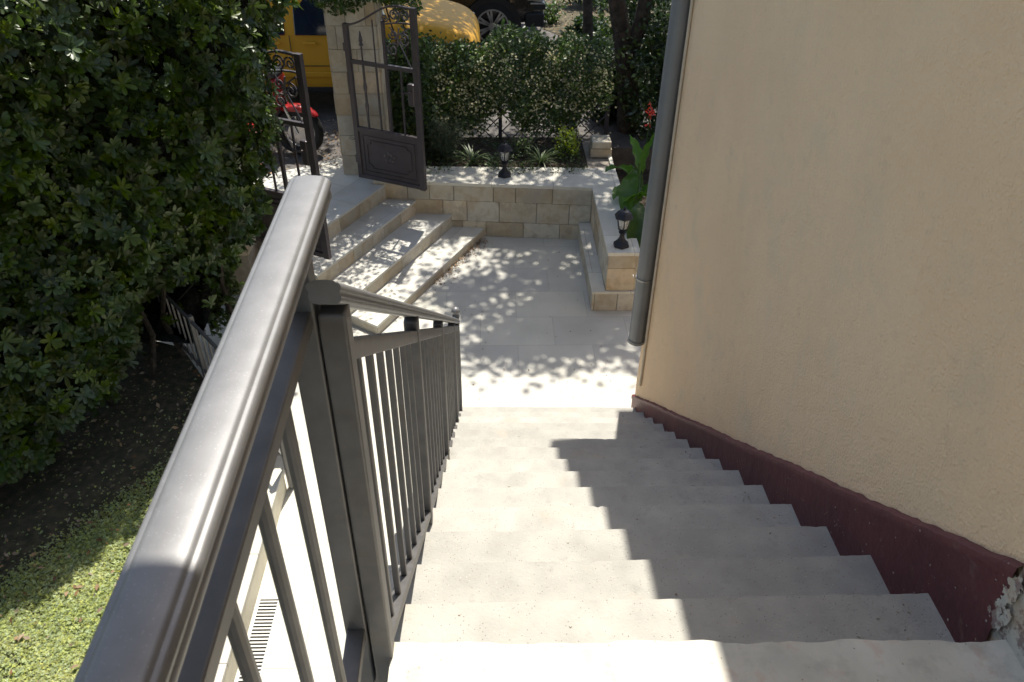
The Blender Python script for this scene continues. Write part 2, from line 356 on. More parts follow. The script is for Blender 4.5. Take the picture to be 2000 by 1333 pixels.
b = MB(); vs = []; fs = []
for i in range(31):
    for j in range(9): vs.append((.95+.4*i+.15*math.sin(j*2.1), 11.2+j*.38, ZS+.02+(.03*abs(math.sin(i*1.3+j*2.2)) if 0 < j < 8 and i > 0 else -.012)))
for i in range(30):
    for j in range(8): fs.append((i*9+j, (i+1)*9+j, (i+1)*9+j+1, i*9+j+1))
b.add(vs, fs); tag(b.build('verge_strip', m_verge, smooth=True), kind='structure')
# clover / short grass, one uncountable mass
def in_lawn(x, y): return (x < -1.52) & ((y-3.75) < -(x+1.5)*1.39)
N = 230000
P = np.stack([rng.uniform(-3.2, -1.52, N), rng.uniform(1.7, 4.6, N), np.zeros(N)], 1)
P = P[in_lawn(P[:, 0], P[:, 1])]
dens = np.sin(P[:, 0]*9+2*np.sin(P[:, 1]*5))*np.sin(P[:, 1]*8+1.3*np.sin(P[:, 0]*6))
keep = (rng.uniform(-1.4, 1, len(P)) < dens+.75) & (rng.uniform(0, 1, len(P)) > np.clip((P[:, 1]-1.397*P[:, 0]-6.25)/.55, 0, .990)); P = P[keep]  # clover thinned past the hedge's shadow edge, so bare soil deepens the shade
P[:, 2] = LAWN+rng.uniform(.002, .035, len(P))
clover = (np.concatenate([np.array([(0,0,0),(-.45,.55,.12),(0,1,0),(.45,.55,.12)])@np.array(Matrix.Rotation(a,3,'Z')).T for a in (0, 2.09, 4.19)]),
          [(0,1,2,3)[::-1], (4,5,6,7)[::-1], (8,9,10,11)[::-1]])
nr = rn(len(P), .45); nr[:, 2] = 1
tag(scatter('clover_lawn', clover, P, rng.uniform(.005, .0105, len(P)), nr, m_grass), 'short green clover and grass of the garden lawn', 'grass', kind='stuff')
# dry leaves on the shaded lawn
N = 420; P = np.stack([rng.uniform(-3.2, -1.6, N), rng.uniform(2.2, 5.0, N), np.full(N, LAWN+.045)], 1); P = P[in_lawn(P[:, 0], P[:, 1])]
nr = rn(len(P), .5); nr[:, 2] = 1
tag(scatter('fallen_leaves', LOWLEAF, P, rng.uniform(.02, .05, len(P)), nr, m_dry), 'brown dry leaves scattered over the shaded lawn', 'dry leaves', kind='stuff')

# ================================================================== STAIRS
YL = [.990,1.201,1.446,1.696,1.942,2.188,2.430,2.672,2.922,3.158,3.400,3.635,3.868,4.098,4.330]
YR = [.975,1.213,1.458,1.702,1.944,2.186,2.424,2.655,2.893,3.124,3.359,3.603,3.836,4.072,4.305]
st = thing('staircase', 'pale concrete outdoor staircase running down beside the house wall to the patio', 'staircase', (.4, 1, 0))
sx0, sx1 = -.315, 1.16
def stairbit(k):
    b = MB(); z = -.16*k; n = 90
    top = []; 
    for i in range(n+1):
        t = i/n; x = sx0+(sx1-sx0)*t; y = YL[k]+(YR[k]-YL[k])*t+random.uniform(-.0009, .0009)+.0016*math.sin(t*17+k*2)-(random.uniform(.003, .007) if 0 < i < n and random.random() < .045 else 0)
        top.append((x, y))
    poly = [(sx0, YL[k-1]-.03), (sx1, YR[k-1]-.03)]+top[::-1]
    b.prism(poly, Z0-.05, z); tv = random.random(); b.t = [tv]*len(b.f)
    return b
for k in range(1, 15):
    o = stairbit(k).build('step', m_conc, None, bevel=.003, seg=2); o.parent = st; o.location = (-.4, -1, 0)
b = MB(); n = 60; e = []
for i in range(n+1):
    t = i/n; x = -.218+(sx1+.218)*t
    e.append((x, YL[0]+(YR[0]-YL[0])*t+.0035*math.sin(t*19)+.002*math.sin(t*53+1)+random.uniform(-.0022, .0022)))
b.prism([(-.218, -3), (1.155, -3)]+e[::-1], -.045, 0)
o = b.build('landing_slab', m_land, None, bevel=.006, seg=3); o.parent = st; o.location = (-.4, -1, 0)
b = MB(); b.box((-.213, -3, Z0-.05), (1.12, YR[0]-.05, -.045)); o = b.build('landing_base', m_conc, None); o.parent = st; o.location = (-.4, -1, 0)

b = MB()
for k in range(1, 15):
    for i in range(16):
        x = 1.06-.0225*(YR[k]-1.2)-abs(random.gauss(0, .10)) if i < 11 else random.uniform(-.1, 1.0); y = random.uniform(YL[k-1]+.02, YL[k]-.02); r_ = random.uniform(.0012, .0042)
        b.add([(x+r_*math.cos(a)*random.uniform(.6, 1.2), y+r_*math.sin(a), -.16*k+.0006+(r_*.7 if j else 0)) for j in (0, 1) for a in (0, 1.5, 3.1, 4.6)], [(4, 5, 6, 7), (0, 1, 5, 4), (1, 2, 6, 5), (2, 3, 7, 6), (3, 0, 4, 7)])
tag(b.build('plaster_crumbs', m_bare), 'tiny pale plaster crumbs lying on the stair treads by the wall', 'crumbs', kind='stuff')
# ================================================================== HOUSE
wx = lambda y: 1.092-.0225*(y-1.2)
ho = thing('house', 'tan stucco house wall with dark red plinth rising beside the staircase', 'house', (1.1, 4.4, Z0))
def hb(b, name, m, **k): 
    o = b.build(name, m, None, **k); o.parent = ho; o.location = (-1.1, -4.4, -Z0); return o
b = MB()
b.prism([(wx(-3)+.014, -3), (wx(4.42)+.014, 4.42), (6, 4.55), (6, -3)], Z0-.1, 2.495)
hb(b, 'wall', m_stucco, bevel=.006, seg=2)
# plinth: ragged upper edge following the stairs
b = MB(); pts = []
zt = lambda y: -2.245+(4.46-y)*.705 if y > 1.0 else .195
n = 170
for i in range(n+1):
    y = 4.425-(4.425-1.03)*i/n
    z = zt(y)+.003*math.sin(y*7)+.002*math.sin(y*31+1)+.0015*math.sin(y*83)+random.uniform(-.003, .003)
    pts.append((y, z))
vs = []; fs = []
for y, z in pts:
    x = wx(y); vs += [(x, y-(.055 if i == n else 0), z-.55), (x-.001, y, z-.042), (x-.007, y, z-.034), (x-.007, y, z-.004), (x+.001, y, z+.003), (x+.03, y, z+.003)]
for i in range(n):
    for j in range(5): a = i*6+j; fs.append((a, a+6, a+7, a+1))
fs.append((0, 1, 2, 3, 4, 5)); b.add(vs, fs)
hb(b, 'plinth', m_plinth, smooth=True, angle=50)
b = MB(); vs = []; fs = []; n = 60
for i in range(n+1):
    y = 1.03-3.5*(i/n)**2; z = .185-.03*min(1, (i/8))+random.uniform(-.006, .006); x = wx(y)+.006
    vs += [(x, y, -.3), (x, y, z), (x+.03, y, z+.004)]
for i in range(n):
    for j in range(2): a = i*3+j; fs.append((a, a+3, a+4, a+1))
b.add(vs, fs); 
hb(b, 'bare_render', m_bare)
# flaked paint near the end of the plinth
def flakes(name, m, cs, proud):
    b = MB()
    for cy_, cz_, ry, rz_ in cs:
        k = 15; xw = wx(cy_)-proud; vs = [(xw, cy_, cz_)]
        for i in range(k):
            a = 2*PI*i/k; r_ = 1+random.uniform(-.45, .45); vs.append((xw, cy_+ry*r_*math.cos(a), cz_+rz_*r_*math.sin(a)))
        b.add(vs, [(0, 1+i, 1+(i+1) % k) for i in range(k)])
    tag(hb(b, name, m), kind='stuff')
cs = [(.995+random.uniform(0, .035)+.03*random.random()**2, random.uniform(.01, .15), random.uniform(.003, .012), random.uniform(.004, .02)) for _ in range(26)]
cs += [(1.0, .045, .014, .035), (1.012, .10, .012, .022), (1.03, .13, .01, .01), (1.02, .02, .01, .02)]
flakes('flaked_paint', m_bare, cs, .002)
flakes('paint_flecks', m_bare, [(1.03+random.random()**1.8*.5, 0, 0, 0) for _ in range(0)]+[(y_, zt(y_)-random.uniform(.03, .42), random.uniform(.0012, .003), random.uniform(.0012, .003)) for y_ in [1.03+random.random()**1.6*1.5 for _ in range(90)]], .0025)
ze = 2.5
b = MB(); b.prism([(.745,1.02),(.69,4.71),(1.10,4.76),(1.34,6.17),(6,6.17),(6,-3),(-3,-3),(-3,1.02)], ze, ze+.18)
hb(b, 'roof_overhang', m_roof)

# downpipe + cable
dp = thing('downpipe', 'grey painted round downpipe on the house corner', 'drainpipe', (.975, 4.33, -1.66))
b = MB(); n = 20; R_ = .0535
vs = []; 
b.tube([(0, 0, 0), (0, 0, .012), (0, 0, 4.0)], [R_, R_, R_], n)
b.build('pipe', m_pipe, dp, smooth=True); dp.rotation_euler = (0, .0065, 0)
b = MB(); b.lathe([(R_+.001, 0), (R_+.006, 0), (R_+.006, .02), (R_+.001, .02)], n=20); b.build('pipe_rim', m_pipe, dp, smooth=True).location = (0, 0, -.004)
def clamp(z):
    b = MB(); b.lathe([(R_+.0005, -.006), (R_+.005, -.006), (R_+.005, .006), (R_+.0005, .006)], n=24)
    b.tube([(R_*.3, -R_*.9, .0), (R_*1.1, -R_*.8, .004), (.1, -.03, 0)], .0035, 6)
    b.tube([(-R_-.004, -.01, .0), (-R_-.02, -.015, .008), (-R_-.022, .01, .014), (-R_-.008, .015, .004)], .002, 6)
    o = b.build('clamp', m_wire, dp, smooth=True); o.location = (0, 0, z)
clamp(.50); clamp(2.3)
cb = MB(); cb.tube([(wx(4.27)+.004, 4.265, -2.0), (wx(4.27)+.004, 4.265, 1.8)], .009, 8)
tag(cb.build('cable_duct', m_cable, smooth=True), 'thin pale cable duct running up the wall behind the grey downpipe', 'cable duct')

# ================================================================== RAILINGS
half = [(.0, .0290), (.010, .0286), (.018, .0276), (.0225, .0262), (.0238, .0240), (.0250, .0236), (.0275, .0238), (.0305, .0215), (.0325, .0175), (.0322, .0120),
        (.0300, .0085), (.0288, .0060), (.0300, .0030), (.0312, -.0020), (.0305, -.0080), (.0270, -.0125), (.020, -.0150)]
prof = [(-x, y) for x, y in half[::-1]]+half[1:]
# landing railing (horizontal)
lr = thing('landing_railing', 'dark grey iron railing with a thick moulded handrail along the top landing', 'railing', (-.265, 1.1, 0))
def lx(y): return -.268-.0165*(y-.31)
A = Vector((-.265, 1.1, 0))
def L_(x, y, z): return Vector((x, y, z))-A
b = MB(); b.sweep(prof, L_(lx(-1.2), -1.2, .971), L_(lx(1.150), 1.150, .971)); b.build('handrail', m_railtop, lr, smooth=True, angle=50)
b = MB(); b.bar(L_(lx(-1.2), -1.2, .862), L_(lx(.96), .96, .862), .034, .030); b.build('upper_bar', m_iron, lr, bevel=.003)
b = MB(); b.bar(L_(lx(-1.2), -1.2, .09), L_(lx(.96), .96, .09), .036, .030); b.build('lower_bar', m_iron, lr, bevel=.003)
for y, zb in ((.975, -.14), (-.6, 0)):
    b = MB(); b.bar(L_(lx(y)-.001, y, zb), L_(lx(y)+.001, y, .955), .044, .038); b.build('post', m_iron, lr, bevel=.004)
for i in range(14):
    y = .80-.150*i
    b = MB(); b.tube([L_(lx(y), y, .1), L_(lx(y), y, .85)], .0095, 10); b.build('baluster', m_iron, lr, smooth=True)
# stair railing (sloping)
sr = thing('stair_railing', 'dark grey iron picket railing sloping down the left side of the staircase', 'railing', (-.215, 1, 0))
B = Vector((-.215, 1, 0))
def sx(y): return -.2330
def q(y, z): return Vector((sx(y), y, z))-B
rz = lambda y: .894-.712*(y-.965)       # centre of the handrail
b = MB(); b.sweep([(x*.74, y_*.74+.002) for x, y_ in prof], q(.935, rz(.935)), q(4.20, rz(4.20)), plumb=True); b.build('handrail', m_railtop, sr, smooth=True, angle=50)
bz = lambda y: .748-.697*(y-1.04)
lz = lambda y: -.045-.682*(y-1.073)
b = MB(); b.bar(q(.99, bz(.99)), q(4.19, bz(4.19)), .034, .034); b.build('upper_bar', m_iron, sr, bevel=.003)
b = MB(); b.bar(q(.99, lz(.99)), q(4.19, lz(4.19)), .034, .026); b.build('lower_bar', m_iron, sr, bevel=.003)
for y, zb in ((.975, -.10), (1.885, -.64), (2.80, -1.28), (3.70, -1.92), (4.21, -2.24)):
    wd = .041
    b = MB(); b.bar(q(y, zb), q(y, rz(y)-.015 if y < 4.2 else rz(y)+.045), wd, wd); b.build('post', m_iron, sr, bevel=.004)
b = MB(); b.lathe([(.012,0),(.024,.004),(.024,.012),(.014,.018),(.024,.030),(.028,.044),(.024,.058),(.012,.068),(.002,.071)], c=q(4.21, rz(4.21)+.045), n=16)
b.build('finial', m_railtop, sr, smooth=True, angle=60)
posts = [.975, 1.885, 2.80, 3.70, 4.21]
for i in range(4):
    a_, b_ = posts[i], posts[i+1]; k = 8 if i < 3 else 5
    for j in range(1, k):
        y = a_+(b_-a_)*j/k
        b = MB(); b.bar(q(y, lz(y)+.005), q(y, bz(y)-.005), .0145, .0145); b.build('baluster', m_iron, sr, bevel=.002)

# ================================================================== KERB, DRAIN, LOW FENCE
kb = thing('lawn_kerb', 'low pale stone kerb wall between the lawn and the paved path', 'kerb', (-1.43, 2, Z0))
b = MB(); b.box((-.07, -4.5, 0), (.065, 1.70, .157)); o = b.build('kerb_body', m_kerb, kb, bevel=.004)
b = MB(); 
for i in range(9):
    b.box((-.072, -4.5+i*.69, .157), (.067, -4.5+i*.69+.688, .187), tint=random.random())
b.build('kerb_cap', m_cap, kb, bevel=.004)
dr = thing('drain_channel', 'white slotted drain grate set in the paving beside the kerb', 'drain', (-1.29, 2.35, Z0))
b = MB(); b.box((-.062, -.5, .001), (-.052, .5, .007)); b.box((.052, -.5, .001), (.062, .5, .007)); b.box((-.062, .49, .001), (.062, .5, .0068)); b.box((-.062, -.5, .001), (.062, -.49, .0068)); b.build('grate_frame', m_grate, dr)
b = MB()
for i in range(45): b.box((-.052, -.489+i*.0218, .0015), (.052, -.489+i*.0218+.0098, .0062))
b.build('grate_slats', m_grate, dr)
b = MB(); b.box((-.053, -.491, .0004), (.053, .491, .0011)); b.build('slot_shade_sheet', m_dark, dr)  # flat near-black sheet on the paving, stands in for shade between the slats

lf = thing('low_fence', 'low dark iron picket fence running from the kerb end into the hedge', 'fence', (-1.337, 3.717, Z0))
u = Vector((-.644, .765, 0)); F0 = Vector((-1.337, 3.717, 0))
def fp(t, z): return Vector((0, 0, 0))+u*t+Vector((0, 0, z-Z0))
b = MB(); b.bar(fp(0, Z0), fp(0, -1.68), .034, .034, up=u); b.build('post', m_iron, lf, bevel=.003)
b = MB(); b.bar(fp(1.215, LAWN), fp(1.215, -1.655), .036, .036, up=u); b.build('post', m_iron, lf, bevel=.003)
b = MB(); b.bar(fp(2.4, LAWN), fp(2.4, -1.655), .036, .036, up=u); b.build('post', m_iron, lf, bevel=.003)
for z in (-1.70, -2.13):
    b = MB(); b.bar(fp(0, z), fp(1.2, z), .02, .02); b.build('rail', m_iron, lf)
    b = MB(); b.bar(fp(1.23, z), fp(2.4, z), .02, .02); b.build('rail', m_iron, lf)
for i in range(1, 23):
    t = i*.1045
    if abs(t-1.215) < .04: continue
    b = MB(); b.bar(fp(t, LAWN+.03), fp(t, -1.71), .012, .012, up=u); b.build('picket', m_iron, lf)

# ================================================================== ENTRANCE STEPS
uu = Vector((.46, .888)).normalized(); nn = Vector((-.888, .46)).normalized(); sd2 = Vector((-.83, .556)).normalized(); c0 = Vector((-.96, 5.44))
def isect(p, d, q_, e_):
    den = d.x*e_.y-d.y*e_.x; t = ((q_.x-p.x)*e_.y-(q_.y-p.y)*e_.x)/den; return p+d*t
wallp = Vector((.9, 7.055)); walld = Vector((-1, .085)).normalized()
es = thing('entrance_steps', 'four pale stone steps with beige stone risers below the iron gate', 'steps', (-.9, 6.2, Z0))
ns = [(Vector((-.96, 5.44)), -2.305), (Vector((-1.114, 5.79)), -2.17), (Vector((-1.48, 5.79)), -2.025), (Vector((-1.457, 6.43)), ZP)]
for k, (p, z) in enumerate(ns):
    a_ = isect(p, uu, c0, sd2); b_ = isect(p, uu, wallp, walld)
    dep = 1.0 if k < 3 else 1.35
    if k < 3: poly = [a_, b_, b_+nn*.9+Vector((0, 0)), a_+sd2*.9]
    else: poly = [a_, b_, Vector((-1.03, 7.45)), Vector((-1.03, 7.87)), Vector((-1.56, 7.87)), Vector((-2.62, 7.22)), Vector((-2.75, 6.6))]
    b = MB(); b.prism([tuple(v-Vector((-.9, 6.2))) for v in poly], -.02, z-Z0-.022, 0, 1)
    # stone facing on the riser: blocks
    L0 = (b_-a_).length; t = 0; zb = ns[k-1][1] if k else Z0
    while t < L0-.02:
        wv = min(random.uniform(.16, .36), L0-t)
        if L0-t-wv < .08: wv = L0-t
        p0 = a_+uu*(t+.001)-nn*.0; p1 = a_+uu*(t+wv-.002)
        pl = [tuple(v-Vector((-.9, 6.2))) for v in (p0+nn*.03, p1+nn*.03, p1-nn*.004, p0-nn*.004)]
        n0 = len(b.f); b.prism(pl, zb-Z0, z-Z0-.024, 2, 2); tv = random.random()
        for i in range(n0, len(b.f)): b.t[i] = tv
        t += wv
    # blocks on the short side
    if k < 3:
        p0 = a_; p1 = a_+sd2*.34; pd = Vector((sd2.y, -sd2.x)); pd = pd if pd.y < 0 else -pd
        pl = [tuple(v-Vector((-.9, 6.2))) for v in (p0, p1, p1+pd*.004, p0+pd*.004)]
        b.prism(pl, zb-Z0, z-Z0-.024, 2, 2)
    o = b.build('step', [m_tile, m_mortar, m_stone], es, bevel=.002, seg=1)
    b = MB(); poly2 = [a_-nn*.006-uu*.006, b_-nn*.006]+poly[2:]
    b.prism([tuple(v-Vector((-.9, 6.2))) for v in poly2], z-Z0-.022, z-Z0)
    b.build('tread', m_tile, o, bevel=.003)

# ================================================================== STONE WALLS
def facing(b, p0, p1, rows, out, th=.02, wr=(.17, .42), gap=.004, mi=0):
    """random stone blocks on a vertical face from p0 to p1 (2D), rows = list of (z0, z1), out = outward 2D normal"""
    p0 = Vector(p0); p1 = Vector(p1); L0 = (p1-p0).length; d = (p1-p0)/L0; out = Vector(out)
    for z0, z1 in rows:
        t = -random.uniform(0, .15)
        while t < L0-.01:
            wv = random.uniform(*wr); e_ = min(t+wv, L0)
            if L0-e_ < .07: e_ = L0
            a_ = max(t, 0)+gap/2; c = e_-gap/2; t = e_
            if c-a_ < .02: continue
            o2 = out*(th+random.uniform(-.003, .004)); n0 = len(b.f)
            b.prism([tuple(p0+d*a_), tuple(p0+d*c), tuple(p0+d*c+o2), tuple(p0+d*a_+o2)], z0+gap/2, z1-gap/2, mi, mi)
            tv = random.random()
            for i in range(n0, len(b.f)): b.t[i] = tv
ZW = -1.825
pw = thing('planter_wall', 'beige stone block planter wall with a pale coping at the back of the patio', 'planter wall', (0, 0, 0))
# L shaped: back wall then right-hand wall (plan outline)
by = lambda x: 7.055-.085*(x-.9)
bl = -1.16
b = MB()
b.prism([(bl, by(bl)+.02), (1.0, by(1.0)+.02), (1.0, 5.82), (1.225, 5.82), (1.225, 8.25), (.99, 8.25), (.99, 7.46), (bl+.12, 7.46+.06)], Z0-.05, ZW-.03)
b.build('wall_core', m_mortar, pw)
b = MB(); rows = [(Z0, Z0+.165), (Z0+.165, Z0+.385), (Z0+.385, ZW-.03)]
facing(b, (bl, by(bl)+.02), (.978, by(.978)+.02), rows, (-.085*-1*0, -1), wr=(.15, .40))
facing(b, (1.0, by(1)), (1.0, 5.82), [(Z0+.2, Z0+.385), (Z0+.385, ZW-.03)], (-1, 0))
facing(b, (.98, 5.82), (1.225, 5.82), [(Z0+.2, Z0+.42), (Z0+.42, ZW-.03)], (0, -1), wr=(.3, .4))
facing(b, (1.225, 5.82), (1.225, 7.8), rows, (1, 0))
b.build('stone_facing', m_stone, pw, bevel=.005, seg=2)
b = MB(); b.prism([(bl, by(bl)-.004), (.974, by(.974)-.004), (.974, 5.795), (1.252, 5.795), (1.252, 7.95), (1.215, 7.95), (1.215, 7.50), (bl+.1, 7.56)], ZW-.03, ZW)
b.build('coping', m_cap, pw, bevel=.004)
lb = thing('stone_ledge', 'low beige stone bench ledge along the right side of the patio', 'bench', (0, 0, 0))
b = MB(); b.prism([(.885, 5.80), (1.26, 5.80), (1.26, 5.86), (1.0, 5.86), (1.0, 7.03), (.885, 7.03)], Z0-.03, Z0+.17); b.build('ledge_core', m_mortar, lb)
b = MB(); facing(b, (.888, 5.80), (1.262, 5.80), [(Z0, Z0+.178)], (0, -1), wr=(.18, .26)); facing(b, (.888, 7.04), (.888, 5.782), [(Z0, Z0+.178)], (-1, 0), wr=(.25, .45)); b.build('stone_facing', m_stone, lb, bevel=.005, seg=2)
b = MB(); b.prism([(.864, 5.775), (1.262, 5.775), (1.262, 5.80), (.979, 5.80), (.979, 7.04), (.864, 7.04)], Z0+.178, Z0+.2); b.build('ledge_top', m_cap, lb, bevel=.003)
sbk = MB()
for i, (z0, z1, dx) in enumerate(((ZW-.02, ZW+.075, 0), (ZW+.077, ZW+.155, .012))):
    sbk.box((1.03+dx, 7.80, z0), (1.255-dx, 8.0, z1), tint=.3+.5*i)
sbk.build('stone_block', m_stone, bevel=.012); tag(bpy.data.objects['stone_block'], 'two pale rough stone blocks stacked at the right end of the planter bed', 'stone blocks')
b = MB(); b.prism([(bl+.14, 7.50), (.99, 7.44), (.99, 8.4), (-.99, 8.4), (-.99, 7.9)], Z0, ZW-.035); tag(b.build('planter_soil', m_soil), kind='structure')
b = MB(); b.prism([(1.25, 5.95), (3.2, 5.5), (3.2, 8.4), (1.25, 8.4)], Z0, -2.22); tag(b.build('bed_soil', m_soil), kind='structure')

# gate pillars
def pillar(loc, label, h, sx_=.44, sy_=.40):
    t = thing('gate_pillar', label, 'pillar', loc, 0, 'stone pillars of the gate')
    b = MB(); b.box((-sx_/2, -sy_/2, -.4), (sx_/2, sy_/2, h)); b.build('pillar_core', m_mortar, t)
    b = MB(); rows_ = [(i*.205, (i+1)*.205) for i in range(int(h/.205)+1)]
    for p0, p1, o_ in (((-sx_/2, -sy_/2), (sx_/2, -sy_/2), (0, -1)), ((sx_/2, -sy_/2), (sx_/2, sy_/2), (1, 0)), ((sx_/2, sy_/2), (-sx_/2, sy_/2), (0, 1)), ((-sx_/2, sy_/2), (-sx_/2, -sy_/2), (-1, 0))):
        facing(b, p0, p1, rows_, o_, th=.014, wr=(.16, .34))
    b.build('stone_facing', m_stone, t, bevel=.004, seg=2)
    b = MB(); b.box((-sx_/2-.04, -sy_/2-.04, h), (sx_/2+.04, sy_/2+.04, h+.06)); b.build('pillar_cap', m_cap, t, bevel=.008)
pillar((-1.245, 7.655, ZP), 'beige stone gate pillar behind the right gate leaf, overgrown at the top', 1.64)
pillar((-2.27, 6.06, ZP), 'beige stone gate pillar mostly hidden by the tall hedge', 1.55)

# ================================================================== GATE LEAVES
def spiral(cx, cz, r, turns, a0, dirn=1, n=26, tail=None):
    pts = []
    for i in range(n+1):
        t = i/n; a = a0+dirn*2*PI*turns*t; rad = r*(1-.86*t)
        pts.append((cx+rad*math.cos(a), 0, cz+rad*math.sin(a)))
    if tail: pts = [(tail[0], 0, tail[1])]+pts
    return pts
def gate_leaf(loc, rz_, label, mirror=1):
    t = thing('gate_leaf', label, 'gate', loc, rz_, 'leaves of the iron entrance gate')
    W = .735; s_ = 1
    hH, hF = 1.44, 1.64      # height at hinge and at free side
    b = MB()
    b.box((0, -.02, 0), (.045, .02, hH)); b.box((W-.055, -.02, -.005), (W, .02, hF))
    b.box((.045, -.018, 0), (W-.055, .018, .04)); b.box((.045, -.018, .475), (W-.055, .018, .515)); b.box((.045, -.015, 1.10), (W-.055, .015, 1.135))
    # rising top bar in an S curve
    pts = []
    for i in range(15):
        tt = i/14; x = .02+(W-.05)*tt; z = hH-.012+(hF-hH)*(.5-.5*math.cos(PI*min(1, tt*1.25)))-.0+.012*math.sin(tt*PI)
        pts.append((x, 0, z))
    for i in range(14): b.bar(pts[i], pts[i+1], .03, .016)
    b.build('frame', m_gate, t, bevel=.002, seg=1)
    b = MB(); b.box((.045, -.006, .04), (W-.055, .006, .475)); b.build('lower_panel', m_gate, t)
    pn = MB(); ox = [(.13, .09), (.13, .13)]
    def loop(x0, z0, x1, z1, c):
        P_ = [(x0+c, z0), (x1-c, z0), (x1-c, z0+c*.5), (x1, z0+c), (x1, z1-c), (x1-c, z1-c*.5), (x1-c, z1), (x0+c, z1), (x0+c, z1-c*.5), (x0, z1-c), (x0, z0+c), (x0+c, z0+c*.5)]
        for yy in (-.009, .009):
            for i in range(len(P_)):
                a_ = P_[i]; c_ = P_[(i+1) % len(P_)]; pn.bar((a_[0], yy, a_[1]), (c_[0], yy, c_[1]), .009, .009)
    loop(.085, .08, W-.095, .435, .0); loop(.125, .12, W-.135, .395, .045)
    pn.build('panel_moulding', m_gate, t)
    fl = MB(); cx, cz = W/2-.005, .258
    for yy in (-.010, .010):
        for i in range(5):
            a_ = 2*PI*i/5+.3; fl.lathe([(.001, -.006), (.024, -.004), (.027, 0), (.021, .004), (.001, .006)], n=8,
                mtx=Matrix.Translation((cx+.036*math.cos(a_), yy, cz+.036*math.sin(a_))) @ Matrix.Rotation(PI/2, 4, 'X'))
        fl.lathe([(.001, -.006), (.009, 0), (.001, .007)], n=8, mtx=Matrix.Translation((cx, yy, cz)) @ Matrix.Rotation(PI/2, 4, 'X'))
    fl.build('flower_ornament', m_gate, t, smooth=True)
    for x, kz, top_ in ((.165, 1, 1.10), (.30, 0, 1.10), (.405, 2, 1.50), (.55, 0, 1.10)):
        b = MB(); wv = .016 if kz == 1 else (.026 if kz == 2 else .014)
        b.box((x-wv/2, -wv/2, .515), (x+wv/2, wv/2, top_))
        if kz == 1:
            for zc in (.72, .90):
                b.lathe([(.007, -.05), (.015, -.03), (.018, 0), (.015, .03), (.007, .05)], c=(x, 0, zc), n=10)
        b.build('bar', m_gate, t)
    b = MB(); b.tube([(.165, 0, 1.135), (.165, 0, 1.27)], .008, 8)
    b.lathe([(.004, 0), (.022, .01), (.012, .035), (.02, .05), (.004, .13)], c=(.165, 0, 1.26), n=8); b.build('spear_finial', m_gate, t, smooth=True)
    b = MB(); b.tube([(.30, 0, 1.135), (.30, 0, 1.5)], .007, 8); b.build('bar', m_gate, t, smooth=True)
    # inner arch and scrolls
    b = MB()
    arc = [(.405+.275*i/10, 0, 1.475+.03*math.sin(i/10*PI*.6)) for i in range(11)]
    for i in range(10): b.bar(arc[i], arc[i+1], .022, .01)
    def sc(*a, **k): b.tube(spiral(*a, **k), .0075, 6)
    sc(.485, 1.27, .062, 1.6, PI*.2, 1, tail=(.56, 1.46)); sc(.60, 1.36, .060, 1.5, PI*.7, -1, tail=(.66, 1.47))
    sc(.50, 1.40, .045, 1.4, PI, 1)
    sc(.52, 1.56, .055, 1.7, -PI*.4, 1); sc(.625, 1.56, .05, 1.6, PI*1.1, -1); sc(.43, 1.53, .035, 1.5, 0, -1)
    b.tube([(.47, 0, 1.46), (.53, 0, 1.38), (.60, 0, 1.25), (.655, 0, 1.14)], .006, 6)
    b.tube([(.56, 0, 1.34), (.585, 0, 1.38), (.59, 0, 1.43)], .006, 6)
    b.build('scrollwork', m_gate, t, smooth=True)
    b = MB(); b.box((W-.12, -.024, .80), (W-.052, .024, 1.0)); b.build('lock_plate', m_gate, t, bevel=.012)
    b = MB(); b.tube([(W-.085, -.03, .93), (W-.085, -.06, .93), (W-.16, -.065, .93)], .008, 8); b.tube([(W-.085, .03, .93), (W-.085, .06, .93), (W-.16, .065, .93)], .008, 8); b.build('handle', m_gate, t, smooth=True)
    b = MB()
    b.tube([(0, 0, .38), (-.05, -.01, .40), (-.075, .0, .38), (-.05, .01, .365), (0, 0, .38)], .003, 6); b.build('catch_ring', m_gate, t, smooth=True)
    for z in (.15, 1.2):
        b = MB(); b.lathe([(.011, 0), (.011, .07)], c=(-.014, 0, z), n=10); b.build('hinge', m_gate, t, smooth=True)
    return t
ang = math.atan2(-.309, .664)
gate_leaf((-1.285, 7.256, -1.80), ang, 'right leaf of the dark iron gate, standing open against the stone pillar')
gate_leaf((-1.985, 5.99, -1.80), ang, 'left leaf of the dark iron gate, half hidden by the tall hedge')

